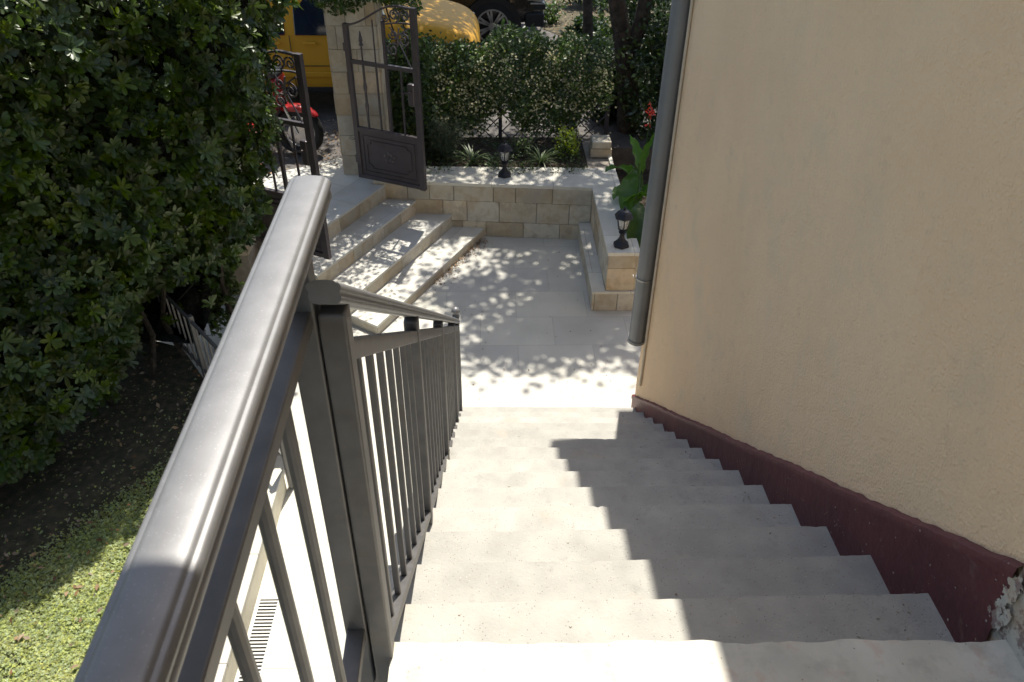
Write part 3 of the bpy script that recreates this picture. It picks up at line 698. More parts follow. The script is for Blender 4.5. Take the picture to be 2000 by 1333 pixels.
# ================================================================== LANTERNS
def lantern(loc, label, rz_=0.):
    t = thing('garden_lantern', label, 'lantern', loc, rz_, 'black lanterns on the planter wall')
    b = MB(); b.lathe([(.070, 0), (.074, .006), (.070, .022), (.058, .032), (.040, .050), (.026, .078), (.020, .105), (.022, .118)], n=6); b.build('base', m_black, t, bevel=.002, seg=1)
    b = MB(); b.lathe([(.018, .116), (.030, .122), (.033, .132), (.022, .142), (.030, .152), (.042, .160)], n=12); b.build('collar', m_black, t, smooth=True, angle=50)
    b = MB(); b.lathe([(.040, .158), (.044, .166), (.040, .170)], n=6)
    for i in range(6):
        a_ = 2*PI*i/6; b.tube([(.040*math.cos(a_), .040*math.sin(a_), .165), (.062*math.cos(a_), .062*math.sin(a_), .272)], .0045, 6)
    b.build('cage', m_black, t)
    b = MB()
    for i in range(6):
        a0, a1 = 2*PI*i/6, 2*PI*(i+1)/6
        b.add([(.038*math.cos(a0), .038*math.sin(a0), .168), (.038*math.cos(a1), .038*math.sin(a1), .168), (.059*math.cos(a1), .059*math.sin(a1), .27), (.059*math.cos(a0), .059*math.sin(a0), .27)], [(0, 1, 2, 3)])
    b.build('glass', m_lglass, t)
    b = MB(); b.lathe([(.014, .165), (.014, .19), (.02, .21), (.026, .23), (.018, .25), (.002, .26)], n=12); b.build('bulb', m_lamp, t, smooth=True)
    b = MB(); b.lathe([(.066, .268), (.084, .270), (.086, .278), (.078, .286), (.060, .312), (.040, .328), (.020, .336), (.010, .340)], n=6); b.build('cap', m_black, t, bevel=.002, seg=1)
    b = MB(); b.lathe([(.006, .338), (.011, .346), (.013, .354), (.006, .362), (.001, .370)], n=10); b.build('finial', m_black, t, smooth=True)
lantern((1.100, 5.92, ZW), 'black lantern on the right planter wall end near the downpipe', .5)
lantern((.130, 7.325, ZW), 'black lantern on the back planter wall in front of the plants', .5)

# ================================================================== TALL HEDGE (left)
hd = thing('tall_hedge', 'tall dark green hedge of glossy whorled leaves along the left of the lawn', 'hedge', (-2.8, 4.6, LAWN))
HO = np.array([-2.8, 4.6, LAWN])
face = np.array([(-4.3, 2.0), (-3.45, 2.75), (-2.92, 3.42), (-2.50, 3.95), (-2.14, 4.65), (-1.88, 5.15), (-1.84, 5.42), (-2.0, 5.66), (-2.6, 5.75)])
seg = np.diff(face, axis=0); sl_ = np.linalg.norm(seg, axis=1); cum = np.concatenate([[0], np.cumsum(sl_)])
def onface(t):
    i = np.clip(np.searchsorted(cum, t, side='right')-1, 0, len(sl_)-1); fr = (t-cum[i])/sl_[i]
    p = face[i]+seg[i]*fr[:, None]; d = seg[i]/sl_[i][:, None]; return p, np.stack([d[:, 1], -d[:, 0]], 1)
def bulge(t, z):
    lean = .06*(z+1.9)+.36*np.clip((t-3.2)/.8, 0, 1)*(z+1.0)
    return .10*np.sin(t*2.3+z*1.7)+.07*np.sin(t*5.1-z*3.9+1)+.05*np.sin(t*9.7+z*7.3+2)+lean
def hedge_pts(N, z0, z1, depth):
    t = rng.uniform(0, cum[-1], N); z = rng.uniform(z0, z1, N); p, nrm = onface(t)
    dpt = -np.abs(rng.exponential(depth, N)); o = bulge(t, z)+np.minimum(dpt, 0)+rng.uniform(0, .05, N)
    # skirt recedes at the foot
    low = np.clip((-1.80-.42*np.clip((t-3.0)/1.0, 0, 1)+.07*np.sin(t*3)+.05*np.sin(t*8)-z)/.3, 0, 1); o -= low*.35+.50*np.clip((-1.45-z)/.3, 0, 1)*np.clip((t-3.0)/.4, 0, 1)*np.clip((4.15-t)/.25, 0, 1)
    P = np.stack([p[:, 0]+nrm[:, 0]*o, p[:, 1]+nrm[:, 1]*o, z], 1)
    nn_ = np.stack([nrm[:, 0], nrm[:, 1], np.full(N, .55)], 1)
    return P, nn_, low
P, nr, low = hedge_pts(11500, -2.2, .75, .10)
k = rng.uniform(0, 1, len(P)) > low*.9; P = P[k]; nr = nr[k]
nr = nr+rn(len(P), .5)
RO = rosette(9, 1.0)
scatter('hedge_foliage', RO, P-HO, rng.uniform(.035, .088, len(P)), nr, m_hleaf, hd)
# top of the hedge
N = 5200; t = rng.uniform(0, cum[-1], N); p, nrm = onface(t); dd_ = rng.uniform(0, 1.5, N)
P = np.stack([p[:, 0]-nrm[:, 0]*dd_, p[:, 1]-nrm[:, 1]*dd_, .80+rng.uniform(-.2, .12, N)+.06*np.sin(t*4)], 1)
nr = rn(N, .5); nr[:, 2] += 1; scatter('hedge_crown', RO, P-HO, rng.uniform(.07, .11, N), nr, m_hleaf, hd)
# opaque dark core added inside to block light like dense twigs, + stems
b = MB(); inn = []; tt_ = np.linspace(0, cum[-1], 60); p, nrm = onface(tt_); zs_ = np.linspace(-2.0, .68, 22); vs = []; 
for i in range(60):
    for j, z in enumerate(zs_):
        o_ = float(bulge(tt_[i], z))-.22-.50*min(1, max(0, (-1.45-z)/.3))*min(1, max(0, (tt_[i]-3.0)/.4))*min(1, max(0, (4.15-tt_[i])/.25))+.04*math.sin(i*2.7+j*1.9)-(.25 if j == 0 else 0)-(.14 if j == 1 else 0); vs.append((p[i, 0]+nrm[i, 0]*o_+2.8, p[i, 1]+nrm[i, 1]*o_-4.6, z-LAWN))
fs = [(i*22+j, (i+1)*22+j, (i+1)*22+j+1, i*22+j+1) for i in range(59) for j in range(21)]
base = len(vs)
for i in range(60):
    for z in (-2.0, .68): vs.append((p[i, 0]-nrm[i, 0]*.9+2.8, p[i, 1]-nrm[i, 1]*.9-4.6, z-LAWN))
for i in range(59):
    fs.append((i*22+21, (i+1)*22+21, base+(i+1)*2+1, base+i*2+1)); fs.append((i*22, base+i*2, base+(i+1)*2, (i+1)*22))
b.add(vs, fs); b.build('light_block_core', m_core, hd)
b = MB()
for i in range(16):
    t = .3+i*.33; pp, nq = onface(np.array([t])); x, y = pp[0]-nq[0]*random.uniform(.3, .55)-HO[:2]
    b.tube([(x, y, -.05), (x+random.uniform(-.1, .1), y+random.uniform(-.1, .1), .35), (x+random.uniform(-.2, .2), y+random.uniform(-.2, .2), .9)], [.025, .02, .015], 7)
b.build('stems', m_bark, hd, smooth=True)
b = MB(); b.tube([(-3.5, 3.05, LAWN+.03), (-3.32, 3.28, LAWN+.055), (-3.18, 3.48, LAWN+.045), (-3.06, 3.64, LAWN+.06), (-2.95, 3.82, LAWN+.04), (-2.9, 3.95, LAWN+.03)], [.05, .062, .048, .056, .04, .025], 11)
tag(b.build('fallen_log', m_log, smooth=True), 'brown log lying in the shade at the foot of the hedge', 'log')

# ================================================================== TRELLIS AND JASMINE
tr = thing('garden_trellis', 'grey diagonal lattice trellis behind the planter bed', 'trellis', (0, 8.38, Z0))
b = MB(); x0, x1, z0, z1 = -1.0, 1.24, .36, 1.45; sp = .19
k = int((x1-x0+z1-z0)/sp)+1
for i in range(k):
    c = x0-(z1-z0)+i*sp+.05
    for sgn, yy in ((1, -.006), (-1, .006)):
        # line x = c + (z - z0) for sgn 1; mirrored for -1
        pts_ = []
        for z in (z0, z1):
            x = c+(z-z0) if sgn == 1 else c+(z1-z); pts_.append([x, z])
        (xa, za), (xb, zb) = pts_
        if max(xa, xb) < x0 or min(xa, xb) > x1: continue
        def clip(xa, za, xb, zb):
            for lim, s_ in ((x0, -1), (x1, 1)):
                if (xa-lim)*s_ > 0: f_ = (lim-xa)/(xb-xa); xa, za = lim, za+(zb-za)*f_
                if (xb-lim)*s_ > 0: f_ = (lim-xa)/(xb-xa); xb, zb = lim, za+(zb-za)*f_
            return xa, za, xb, zb
        xa, za, xb, zb = clip(xa, za, xb, zb); b.bar((xa, yy, za), (xb, yy, zb), .008, .018, up=(0, 1, 0))
b.build('lattice', m_wood, tr)
for x in (-1.02, .1, 1.26):
    b = MB(); b.box((x-.02, -.02, 0), (x+.02, .02, 1.50)); b.build('post', m_wood, tr)
jh = thing('jasmine_hedge', 'dark climbing jasmine hedge dotted with small cream flowers on the trellis', 'climbing hedge', (0, 8.3, Z0))
JO = np.array([0, 8.3, Z0])
def jas(N):
    x = rng.uniform(-1.25, 1.26, N); z = rng.uniform(-2.0, -.66, N)
    top = -.80+.07*np.sin(x*3.1+.5)+.05*np.sin(x*8.3)+.03*np.sin(x*17); bot = -1.66+.10*np.sin(x*5.2+1)+.06*np.sin(x*13)+np.where(x > .75, (x-.75)*.5, 0)
    bot = np.where(x < -.62, -1.85, bot)
    bul = .16*np.sqrt(np.clip((top-z)*2.2, 0, 1))+.05*np.sin(x*7+z*5)+.04*np.sin(x*15-z*11)
    y = 8.36-bul-rng.uniform(-.10, .10, N)*1.2
    y = np.where(rng.uniform(0, 1, N) < .3, 8.36+rng.uniform(0, .35, N)*np.clip((top-z)*2, 0, 1)+.05, y)
    ok = (z < top+rng.normal(0, .02, N)) & (z > bot+rng.normal(0, .05, N))
    return np.stack([x, y, z], 1)[ok]
P = jas(46000); nr = rn(len(P), .6); nr[:, 1] -= .7; nr[:, 2] += .6
scatter('jasmine_foliage', LOWLEAF, P-JO, rng.uniform(.025, .055, len(P)), nr, m_jleaf, jh)
FLO = (np.concatenate([np.array([(0,0,0),(-.25,.6,.1),(0,1,.02),(.25,.6,.1)])@np.array(Matrix.Rotation(2*PI*a/5,3,'Z')).T for a in range(5)]), [tuple(4*a+i for i in (3,2,1,0)) for a in range(5)])
P = jas(3600); P = P[P[:, 1] < 8.3]; P[:, 1] -= .03
# flowers sit in clusters
cl = P[rng.integers(0, len(P), 420)]; P = cl[rng.integers(0, 420, 3800)]+rn(3800, .045)
nr = rn(len(P), .4); nr[:, 1] -= .8; nr[:, 2] += .8
scatter('jasmine_flowers', FLO, P-JO, rng.uniform(.009, .015, len(P)), nr, m_jflow, jh)
# mass over the gate pillar
jp = thing('pillar_creeper', 'green creeper spilling over the top of the stone gate pillar', 'climbing plant', (-1.2, 7.6, -.25))
N = 3600; P = rn(N); P /= np.linalg.norm(P, axis=1, keepdims=True); P *= rng.uniform(.6, 1, (N, 1))**.5
P = P*np.array([.52, .36, .17])+np.array([-.0, 0, .10]); P[:, 2] += .05*np.sin(P[:, 0]*9)
ex = P[:500]*np.array([.28, .3, 1.1])+np.array([.42, .1, -.12]); P = np.concatenate([P, ex])
nr = rn(len(P), .6); nr[:, 2] += .6; nr[:, 1] -= .4
scatter('creeper_foliage', LOWLEAF, P, rng.uniform(.03, .055, len(P)), nr, m_jleaf, jp)
b = MB()
for i in range(7):
    x = -.3+i*.11; b.tube([(x, .25, -1.0), (x+.05, .22, -.4), (x-.04, .1, .05), (x+.06, -.1, .12)], [.012, .01, .007, .004], 6)
b.build('creeper_stems', m_bark, jp, smooth=True)
ag = thing('gate_arch_creeper', 'leafy creeper arching high over the open gate', 'climbing plant', (-1.34, 7.72, .42))
N = 19000; t = rng.uniform(-1.15, 1.15, N); v_ = rng.normal(0, .38, N)
P = np.stack([t*.46-v_*.888, t*.888+v_*.46, .18*(1-t*t)+rng.normal(0, .07, N)], 1); P[:, 2] = np.maximum(P[:, 2], -.10)
nr = rn(N, .6); nr[:, 2] += .6
scatter('creeper_foliage', LOWLEAF, P, rng.uniform(.035, .06, N), nr, m_jleaf, ag)
b = MB(); b.tube([(.06, .2, -.9), (.1, .25, -.2), (.1, .2, .1), (0, 0, .2), (-.4, -.6, .12), (-.8, -1.2, -.1), (-.95, -1.5, -.7)], [.02, .018, .015, .014, .014, .016, .02], 7)
b.build('creeper_stems', m_bark, ag, smooth=True)
# greenery between pillar and trellis, seen through the gate
gp = thing('gate_side_shrub', 'dense leafy shrub growing between the gate pillar and the trellis', 'shrub', (-.80, 7.72, ZW))
N = 5200; P = rn(N); P /= np.linalg.norm(P, axis=1, keepdims=True); P *= rng.uniform(.3, 1, (N, 1))**.5
P = P*np.array([.26, .22, .62])+np.array([.0, .22, .62]); P[:, 0] += .05*np.sin(P[:, 2]*7)
nr = rn(N, .6); nr[:, 1] -= .6; nr[:, 2] += .5
scatter('foliage', LOWLEAF, P, rng.uniform(.03, .055, N), nr, m_jleaf, gp)
b = MB()
for i in range(5):
    b.tube([(.03*i-.06, .2, -.03), (.05*i-.1, .22, .5), (.08*i-.16, .2, 1.1)], [.014, .01, .005], 6)
b.build('stems', m_bark, gp, smooth=True)

# ================================================================== PLANTER PLANTS
def strap(n, L0, wdt, droop, base=(0, 0, 0), mi=0):
    b = MB()
    for i in range(n):
        a_ = random.uniform(0, 2*PI); el = random.uniform(.5, 1.4); L1 = L0*random.uniform(.6, 1.1); d = Vector((math.cos(a_), math.sin(a_), 0))
        p = Vector(base); pts_ = []; e_ = el; side = Vector((-d.y, d.x, 0)); tv = random.random(); K = 7
        for j in range(K+1):
            wv = wdt*(1-(j/K)**2)*.5+.0006; pts_ += [p-side*wv, p+Vector((0, 0, -.15*wv)), p+side*wv]
            p = p+(d*math.cos(e_)+Vector((0, 0, math.sin(e_))))*(L1/K); e_ -= droop*random.uniform(.8, 1.2)
        b.add(pts_, [(3*j, 3*j+3, 3*j+4, 3*j+1) for j in range(K)]+[(3*j+1, 3*j+4, 3*j+5, 3*j+2) for j in range(K)], mi, tv)
    return b
for loc, s_, lab in (((-.20, 7.66, ZW-.03), .34, 'spiky variegated spider plant left of the back lantern'), ((.51, 7.68, ZW-.03), .30, 'spiky spider plant between the back lantern and the yellow shrub'), ((.02, 7.72, ZW-.03), .17, 'small spider plant directly behind the back lantern')):
    t = thing('spider_plant', lab, 'spider plant', loc, 0, 'spider plants in the planter bed'); strap(40, s_, .013, .24).build('leaves', m_sleaf, t, smooth=True)
def bush(name, label, cat, loc, rad, N, size, m, tmpl=LOWLEAF, group=None, up=.6, lift=1.0, stems=5):
    t = thing(name, label, cat, loc, 0, group); P = rn(N); P /= np.linalg.norm(P, axis=1, keepdims=True); P *= rng.uniform(.15, 1, (N, 1))**.5
    lob = 1+.22*np.sin(P[:, 0]*5+P[:, 2]*4+loc[0]*9)+.15*np.sin(P[:, 1]*9+P[:, 0]*7)
    P = P*lob[:, None]*np.array(rad)+np.array([0, 0, rad[2]*lift]); nr = rn(N, .6)+P*0; nr[:, 2] += up; nr[:, 1] -= .3
    scatter('foliage', tmpl, P, rng.uniform(size[0], size[1], N), nr, m, t)
    b = MB()
    for i in range(stems):
        a_ = random.uniform(0, 2*PI); b.tube([(0, 0, -.03), (rad[0]*.3*math.cos(a_), rad[1]*.3*math.sin(a_), rad[2]*.7), (rad[0]*.6*math.cos(a_), rad[1]*.6*math.sin(a_), rad[2]*1.4)], [.012, .008, .004], 6)
    b.build('stems', m_bark, t, smooth=True); return t
bush('lime_shrub', 'bright yellow green leafy shrub in front of the trellis', 'shrub', (.80, 7.84, ZW-.03), (.135, .12, .17), 520, (.025, .045), m_yleaf)
bush('verge_weed', 'small weed tuft right beside the dark car bumper', 'weed', (1.15, 11.7, ZS), (0.18, 0.18, 0.144), 500, (.04, .08), m_jleaf, group='weeds on the far verge')
bush('verge_weed', 'rounded weed behind the leaning tree trunk', 'weed', (2, 12.6, ZS), (0.26, 0.26, 0.208), 500, (.04, .08), m_jleaf, group='weeds on the far verge')
bush('verge_weed', 'weed clump on the verge straight behind the dark car bumper', 'weed', (0.95, 13.4, ZS), (0.22, 0.22, 0.176), 500, (.04, .08), m_jleaf, group='weeds on the far verge')
bush('lime_shrub', 'small dull yellow green bush right behind the back lantern', 'shrub', (.33, 7.86, ZW-.03), (.12, .10, .12), 300, (.02, .035), m_sleaf)
NEED = (np.array([(0,0,0),(-.05,.5,0),(0,1,0),(.05,.5,0)], float), [(0,3,2,1)])
bush('rosemary_bush', 'dark bushy rosemary at the left end of the planter bed', 'shrub', (-.50, 7.78, ZW-.03), (.19, .17, .23), 5200, (.03, .05), m_rose, tmpl=NEED, up=1.0)
P = np.stack([rng.uniform(-.9, .95, 2900), rng.uniform(7.36, 8.25, 2900), ZW-.02+rng.uniform(0.02, .08, 2900)], 1); dn = np.sin(P[:, 0]*9)+np.sin(P[:, 1]*11+P[:, 0]*5); P = P[dn > -.5]
nr = rn(len(P), .5); nr[:, 2] += 1
tag(scatter('ground_cover', LOWLEAF, P, rng.uniform(.02, .04, len(P)), nr, m_jleaf), 'low dark green ground cover filling the planter bed', 'ground cover', kind='stuff')
P = np.stack([rng.uniform(-.8, 1.1, 260), rng.uniform(7.35, 7.62, 260), np.full(260, ZW+.004)], 1)
nr = rn(260, .3); nr[:, 2] += 1; tag(scatter('fallen_petals', LOWLEAF, P, rng.uniform(.01, .02, 260), nr, m_dry), 'small dry petals littering the planter coping', 'petals', kind='stuff')

# canna: big paddle leaves and red flower
cn = thing('canna_plant', 'canna with broad glossy leaves and one red flower beside the downpipe', 'canna plant', (1.40, 6.45, -2.22))
def paddle(base, tip_dir, L0, W0, droop=.25, el=.9):
    b = MB(); d = Vector((tip_dir[0], tip_dir[1], 0)).normalized(); side = Vector((-d.y, d.x, 0)); p = Vector(base); K = 9; pts_ = []; e_ = el
    for j in range(K+1):
        t_ = j/K; wv = W0*math.sin(PI*min(1, t_*.93+.05))**.75*.5+.002
        rp = .012*math.sin(j*2.1); pts_ += [p-side*wv+Vector((0, 0, .18*wv+rp)), p-side*wv*.5+Vector((0, 0, .02*wv)), p, p+side*wv*.5+Vector((0, 0, .02*wv)), p+side*wv+Vector((0, 0, .18*wv-rp))]
        p = p+(d*math.cos(e_)+Vector((0, 0, math.sin(e_))))*(L0/K); e_ -= droop
    b.add(pts_, [(5*j+i, 5*j+5+i, 5*j+6+i, 5*j+i+1) for j in range(K) for i in range(4)], 0, random.random()); return b
CO = Vector((1.40, 6.45, -2.22))
def blade(p0, p1, W0, rise, roll=0.0):
    p0 = Vector(p0)-CO; p1 = Vector(p1)-CO; d = (p1-p0); Ln = d.length; d.normalize(); side = d.cross(Vector((0, 0, 1)))
    if side.length < .2: side = Vector((1, 0, 0))
    side.normalize(); side = Matrix.Rotation(roll, 3, d) @ side; up = side.cross(d); K = 12; pts_ = []; b = MB()
    for j in range(K+1):
        t_ = j/K; wv = W0*.5*max(.02, math.sin(PI*min(1, t_*.95+.04))**.8); c = p0+d*Ln*t_+up*rise*4*t_*(1-t_)
        rp = .010*math.sin(j*1.9+p0.x*40)
        for s_, h in ((-1, .20), (-.55, .05), (0, -.02), (.55, .05), (1, .20)): pts_.append(c+side*wv*s_+up*(wv*h+rp*s_))
    b.add(pts_, [(5*j+i, 5*j+5+i, 5*j+6+i, 5*j+i+1) for j in range(K) for i in range(4)], 0, random.random()); return b
for bl_ in (((1.30,6.75,-1.56),(.99,6.42,-1.38),.17,.06,.3),((1.38,6.9,-1.62),(1.27,7.0,-1.27),.17,.03,1.2),((1.40,6.8,-1.55),(1.49,6.78,-1.14),.17,.03,-.4),
            ((1.28,6.62,-1.45),(1.17,6.26,-1.74),.17,.05,.2),((1.30,6.5,-1.70),(1.47,6.36,-1.46),.15,.03,.5),((1.30,6.32,-1.62),(1.20,6.0,-1.92),.17,.05,-.2),
            ((1.36,6.22,-1.70),(1.30,5.86,-2.12),.20,.05,.1),((1.40,6.5,-1.66),(1.14,6.28,-1.60),.15,.05,.4),((1.45,6.7,-1.3),(1.7,6.9,-1.05),.17,.04,.1),
            ((1.50,6.4,-1.6),(1.80,6.1,-1.6),.18,.06,.2),((1.42,6.3,-1.9),(1.50,5.95,-1.95),.18,.06,.1),((1.30,6.9,-1.75),(1.13,6.7,-1.78),.14,.04,.2),((1.34,6.4,-1.78),(1.22,6.1,-1.80),.15,.05,.5),((1.36,6.1,-1.9),(1.27,5.88,-2.0),.14,.04,.3),((1.33,6.6,-1.9),(1.30,6.35,-1.55),.13,.02,.9),((1.42,6.9,-1.9),(1.32,7.1,-1.6),.15,.03,.2)):
    blade(*bl_).build('leaf', m_canna, cn, smooth=True)
b = MB()
for x, y, h in ((-.06, .25, .8), (.02, .05, .7), (0, -.2, .45), (.06, .3, .95)): b.tube([(x, y, 0), (x+.01, y, h*.5), (x-.01, y, h)], [.014, .011, .007], 8)
b.tube([(.0, .40, .5), (.015, .43, .9), (.02, .45, 1.16)], [.006, .005, .004], 6)
b.build('stems', m_canna, cn, smooth=True)
P = rn(26)*np.array([.014, .014, .035])+np.array([.02, .45, 1.19]); nr = rn(26, 1)
scatter('flower', LEAF, P, rng.uniform(.03, .055, 26), nr, m_red, cn)

# leaf litter in the corner of the lowest step
N = 520; t = rng.uniform(.40, 1, N)**.8*1.85; off = -np.abs(rng.exponential(.035, N)); p0 = np.array([-.96, 5.44])
P = np.stack([p0[0]+uu.x*t-nn.x*(-off+.01), p0[1]+uu.y*t-nn.y*(-off+.01), Z0+rng.uniform(.002, .02, N)], 1)
nr = rn(N, .6); nr[:, 2] += 1; tag(scatter('leaf_litter', LOWLEAF, P, rng.uniform(.010, .026, N), nr, m_dry), 'reddish brown dry petals gathered along the lowest step', 'dry leaves', kind='stuff')

N = 150; P = np.stack([rng.uniform(-.6, .95, N), rng.uniform(4.6, 7.0, N), np.full(N, Z0+.006)], 1); nr = rn(N, .35); nr[:, 2] += 1
tag(scatter('patio_leaves', LOWLEAF, P, rng.uniform(.006, .022, N), nr, m_dry), 'a few tiny dry leaves dropped on the patio slabs', 'dry leaves', kind='stuff')
# ================================================================== VEHICLES
def car_body(stations, name, m, parent, sub=2):
    """stations: (x, z_bottom, z_belt, z_top, half width belt, half width top); cross section lofted along x"""
    b = MB(); vs = []; n = 0
    for x, zb, zm, zt_, wb, wt in stations:
        ring = [(wb*.86, zb), (wb, zb+.10), (wb*1.0, (zb+zm)*.5), (wb*.985, zm-.03), (wt+(wb*.97-wt)*.7, zm+(zt_-zm)*.30), (wt+(wb*.97-wt)*.2, zm+(zt_-zm)*.8), (wt*.85, zt_), (wt*.4, zt_+.012)]
        pts_ = [(x, -y, z) for y, z in ring]+[(x, y, z) for y, z in ring[::-1]]; n = len(pts_); vs += pts_
    K = len(stations); fs = [(i*n+j, (i+1)*n+j, (i+1)*n+(j+1) % n, i*n+(j+1) % n) for i in range(K-1) for j in range(n)]
    fs += [tuple(range(n)), tuple(range((K-1)*n, K*n))[::-1]]; b.add(vs, fs)
    return b.build(name, m, parent, smooth=True, subsurf=sub)
def wheel(parent, x, y, r, w_, spokes=7, side=-1):
    t = MB(); t.lathe([(r*.62, -w_/2), (r*.93, -w_/2), (r, -w_*.36), (r, w_*.36), (r*.93, w_/2), (r*.62, w_/2)], n=36, caps=False, mtx=Matrix.Translation((x, y, r)) @ Matrix.Rotation(PI/2, 4, 'X'))
    o = t.build('wheel', m_rub, parent, smooth=True)
    b = MB(); yy = y+side*(w_/2-.01)
    b.lathe([(r*.60, -.01), (r*.66, -.012), (r*.66, .012), (r*.60, .01)], n=36, caps=False, mtx=Matrix.Translation((x, yy, r)) @ Matrix.Rotation(PI/2, 4, 'X'))
    for i in range(spokes):
        a_ = 2*PI*i/spokes
        for da in (-.13, .13): b.bar((x+.04*math.cos(a_), yy, r+.04*math.sin(a_)), (x+r*.63*math.cos(a_+da), yy, r+r*.63*math.sin(a_+da)), .03, .018, up=(0, 1, 0))
    b.lathe([(.001, -.02), (.05, -.018), (.06, .012), (.001, .014)], n=16, mtx=Matrix.Translation((x, yy, r)) @ Matrix.Rotation(PI/2, 4, 'X'))
    b.build('rim', m_alloy, o)
    b = MB(); b.lathe([(.001, -.01), (r*.6, -.01), (r*.6, .0), (.001, .0)], n=24, mtx=Matrix.Translation((x, y+side*(w_/2-.06), r)) @ Matrix.Rotation(PI/2, 4, 'X')); b.build('brake_disc', m_plas, o)
    a = MB(); n_ = 20; R1 = r*1.14; vs = []
    for i in range(n_+1):
        a_ = PI*i/n_; vs += [(x+R1*math.cos(a_), y+side*(w_/2+.012), r+R1*math.sin(a_)), (x+R1*.80*math.cos(a_), y+side*(w_/2+.004), r+R1*.80*math.sin(a_)), (x+R1*.80*math.cos(a_), y-side*.1, r+R1*.80*math.sin(a_))]
    fs = []
    for i in range(n_):
        for j in range(2): q_ = i*3+j; fs.append((q_, q_+3, q_+4, q_+1))
    a.add(vs, fs); a.build('wheel_arch', m_plas, parent, smooth=True)
def panel(parent, name, m, pts_, th=.004, bevel=.0):
    """thin quad panel on the car side (pts: x, y, z), thickness towards -y"""
    b = MB(); n = len(pts_); vs = [Vector(p) for p in pts_]+[Vector(p)+Vector((0, th, 0)) for p in pts_]
    b.add(vs, [tuple(range(n)), tuple(range(n, 2*n))[::-1]]+[(i, (i+1) % n, n+(i+1) % n, n+i) for i in range(n)]); return b.build(name, m, parent, bevel=bevel)
# yellow van, nose to the right
vn = thing('yellow_van', 'yellow van parked across the street behind the gate pillar', 'van', (-2.2, 10.02, ZS))
car_body([(-1.95,.42,.95,1.55,.70,.60),(-1.90,.30,.93,1.74,.80,.66),(-1.6,.26,.92,1.81,.82,.68),(-.6,.26,.92,1.82,.82,.68),(.15,.26,.92,1.78,.82,.66),(.65,.26,.93,1.48,.82,.62),(.98,.26,.98,1.14,.82,.66),
          (1.2,.26,.94,1.09,.82,.68),(1.7,.28,.88,1.02,.80,.66),(1.98,.30,.80,.93,.74,.60),(2.08,.36,.66,.74,.62,.5)], 'body', m_yel, vn)
panel(vn, 'door_window', m_glass, [(.02,-.815,.955),(.66,-.815,.955),(.50,-.70,1.40),(.26,-.66,1.58),(.02,-.66,1.58)], .02, .01)
panel(vn, 'door_window', m_glass, [(-.93,-.815,.955),(-.09,-.815,.955),(-.09,-.66,1.58),(-.93,-.66,1.58)], .02, .01)
panel(vn, 'quarter_window', m_glass, [(-1.72,-.815,.955),(-1.05,-.815,.955),(-1.05,-.66,1.58),(-1.66,-.66,1.55)], .02, .01)
b = MB()
for x in (-.04,.98,-.99): b.box((x-.004, -.829, .34), (x+.004, -.822, .95 if x != -.04 else .96))
b.box((-1.0, -.829, .62), (.98, -.824, .628)); b.box((-1.2, -.83, .335), (1.0, -.822, .343)); b.build('door_seam', m_plas, vn)
b = MB(); b.box((-1.1, -.842, .50), (1.0, -.822, .56)); b.build('side_moulding', m_yel, vn, bevel=.008)
for x in (-.22, .18): 
    b = MB(); b.box((x-.07, -.85, .86), (x+.07, -.825, .89)); b.build('door_handle', m_yel, vn, bevel=.008)
b = MB(); b.lathe([(.02, -.07), (.075, -.06), (.09, 0), (.07, .06), (.02, .07)], n=14, mtx=Matrix.Translation((.80, -.95, 1.10)) @ Matrix.Diagonal((.8, 1.2, 1.1, 1))); b.build('wing_mirror', m_plas, vn, smooth=True)
b = MB(); b.add([(.68,-.60,1.50),(.68,.60,1.50),(1.02,.66,1.13),(1.02,-.66,1.13)], [(0,1,2,3)]); b.build('windscreen', m_glass, vn)
for s_ in (-1, 1): b = MB(); b.box((1.80, s_*.72-.09, .68), (2.0, s_*.72+.07, .83)); b.build('headlight', m_lglass, vn, bevel=.03)
b = MB(); b.box((-1.95, -.80, .30), (2.02, .80, .40)); b.build('lower_trim', m_plas, vn, bevel=.03)
for x in (-1.35, 1.32): wheel(vn, x, -.74, .31, .19, 7)
for x in (-1.35, 1.32): wheel(vn, x, .74, .31, .19, 7, 1)
# dark suv
sv = thing('dark_suv', 'dark brown car parked behind the yellow van, seen by its front wheel', 'car', (-1.35, 12.78, ZS))
car_body([(-2.2,.5,.95,1.3,.80,.6),(-2.1,.34,.95,1.55,.88,.66),(-1.2,.30,.97,1.66,.90,.68),(-.1,.30,.97,1.68,.90,.68),(.55,.30,.99,1.35,.90,.66),(.80,.30,1.0,1.12,.90,.72),(1.4,.30,.97,1.06,.89,.72),(1.85,.32,.88,.98,.85,.66),(2.08,.34,.72,.84,.76,.58),(2.16,.40,.60,.66,.66,.5)], 'body', m_suv, sv)
panel(sv, 'side_window', m_glass, [(-.9,-.885,1.0),(.45,-.885,1.02),(.1,-.72,1.50),(-.9,-.72,1.55)], .02, .01)
for x in (-1.40, 1.38): wheel(sv, x, -.82, .36, .22, 7)
for x in (-1.40, 1.38): wheel(sv, x, .82, .36, .22, 7, 1)
b = MB(); b.box((-.95, -.915, .34), (.95, -.89, .46)); b.box((1.85, -.86, .34), (2.12, -.6, .52)); b.build('sill_trim', m_plas, sv, bevel=.02)
b = MB(); 
for i in range(4): b.box((1.86-.0*i, -.84+.01*i, .80-.055*i), (2.12, -.60, .82-.055*i))
b.build('headlight', m_alloy, sv, bevel=.004)
b = MB(); b.box((1.86, -.80, .56), (2.14, .80, .64)); b.build('front_grille', m_plas, sv, bevel=.01)
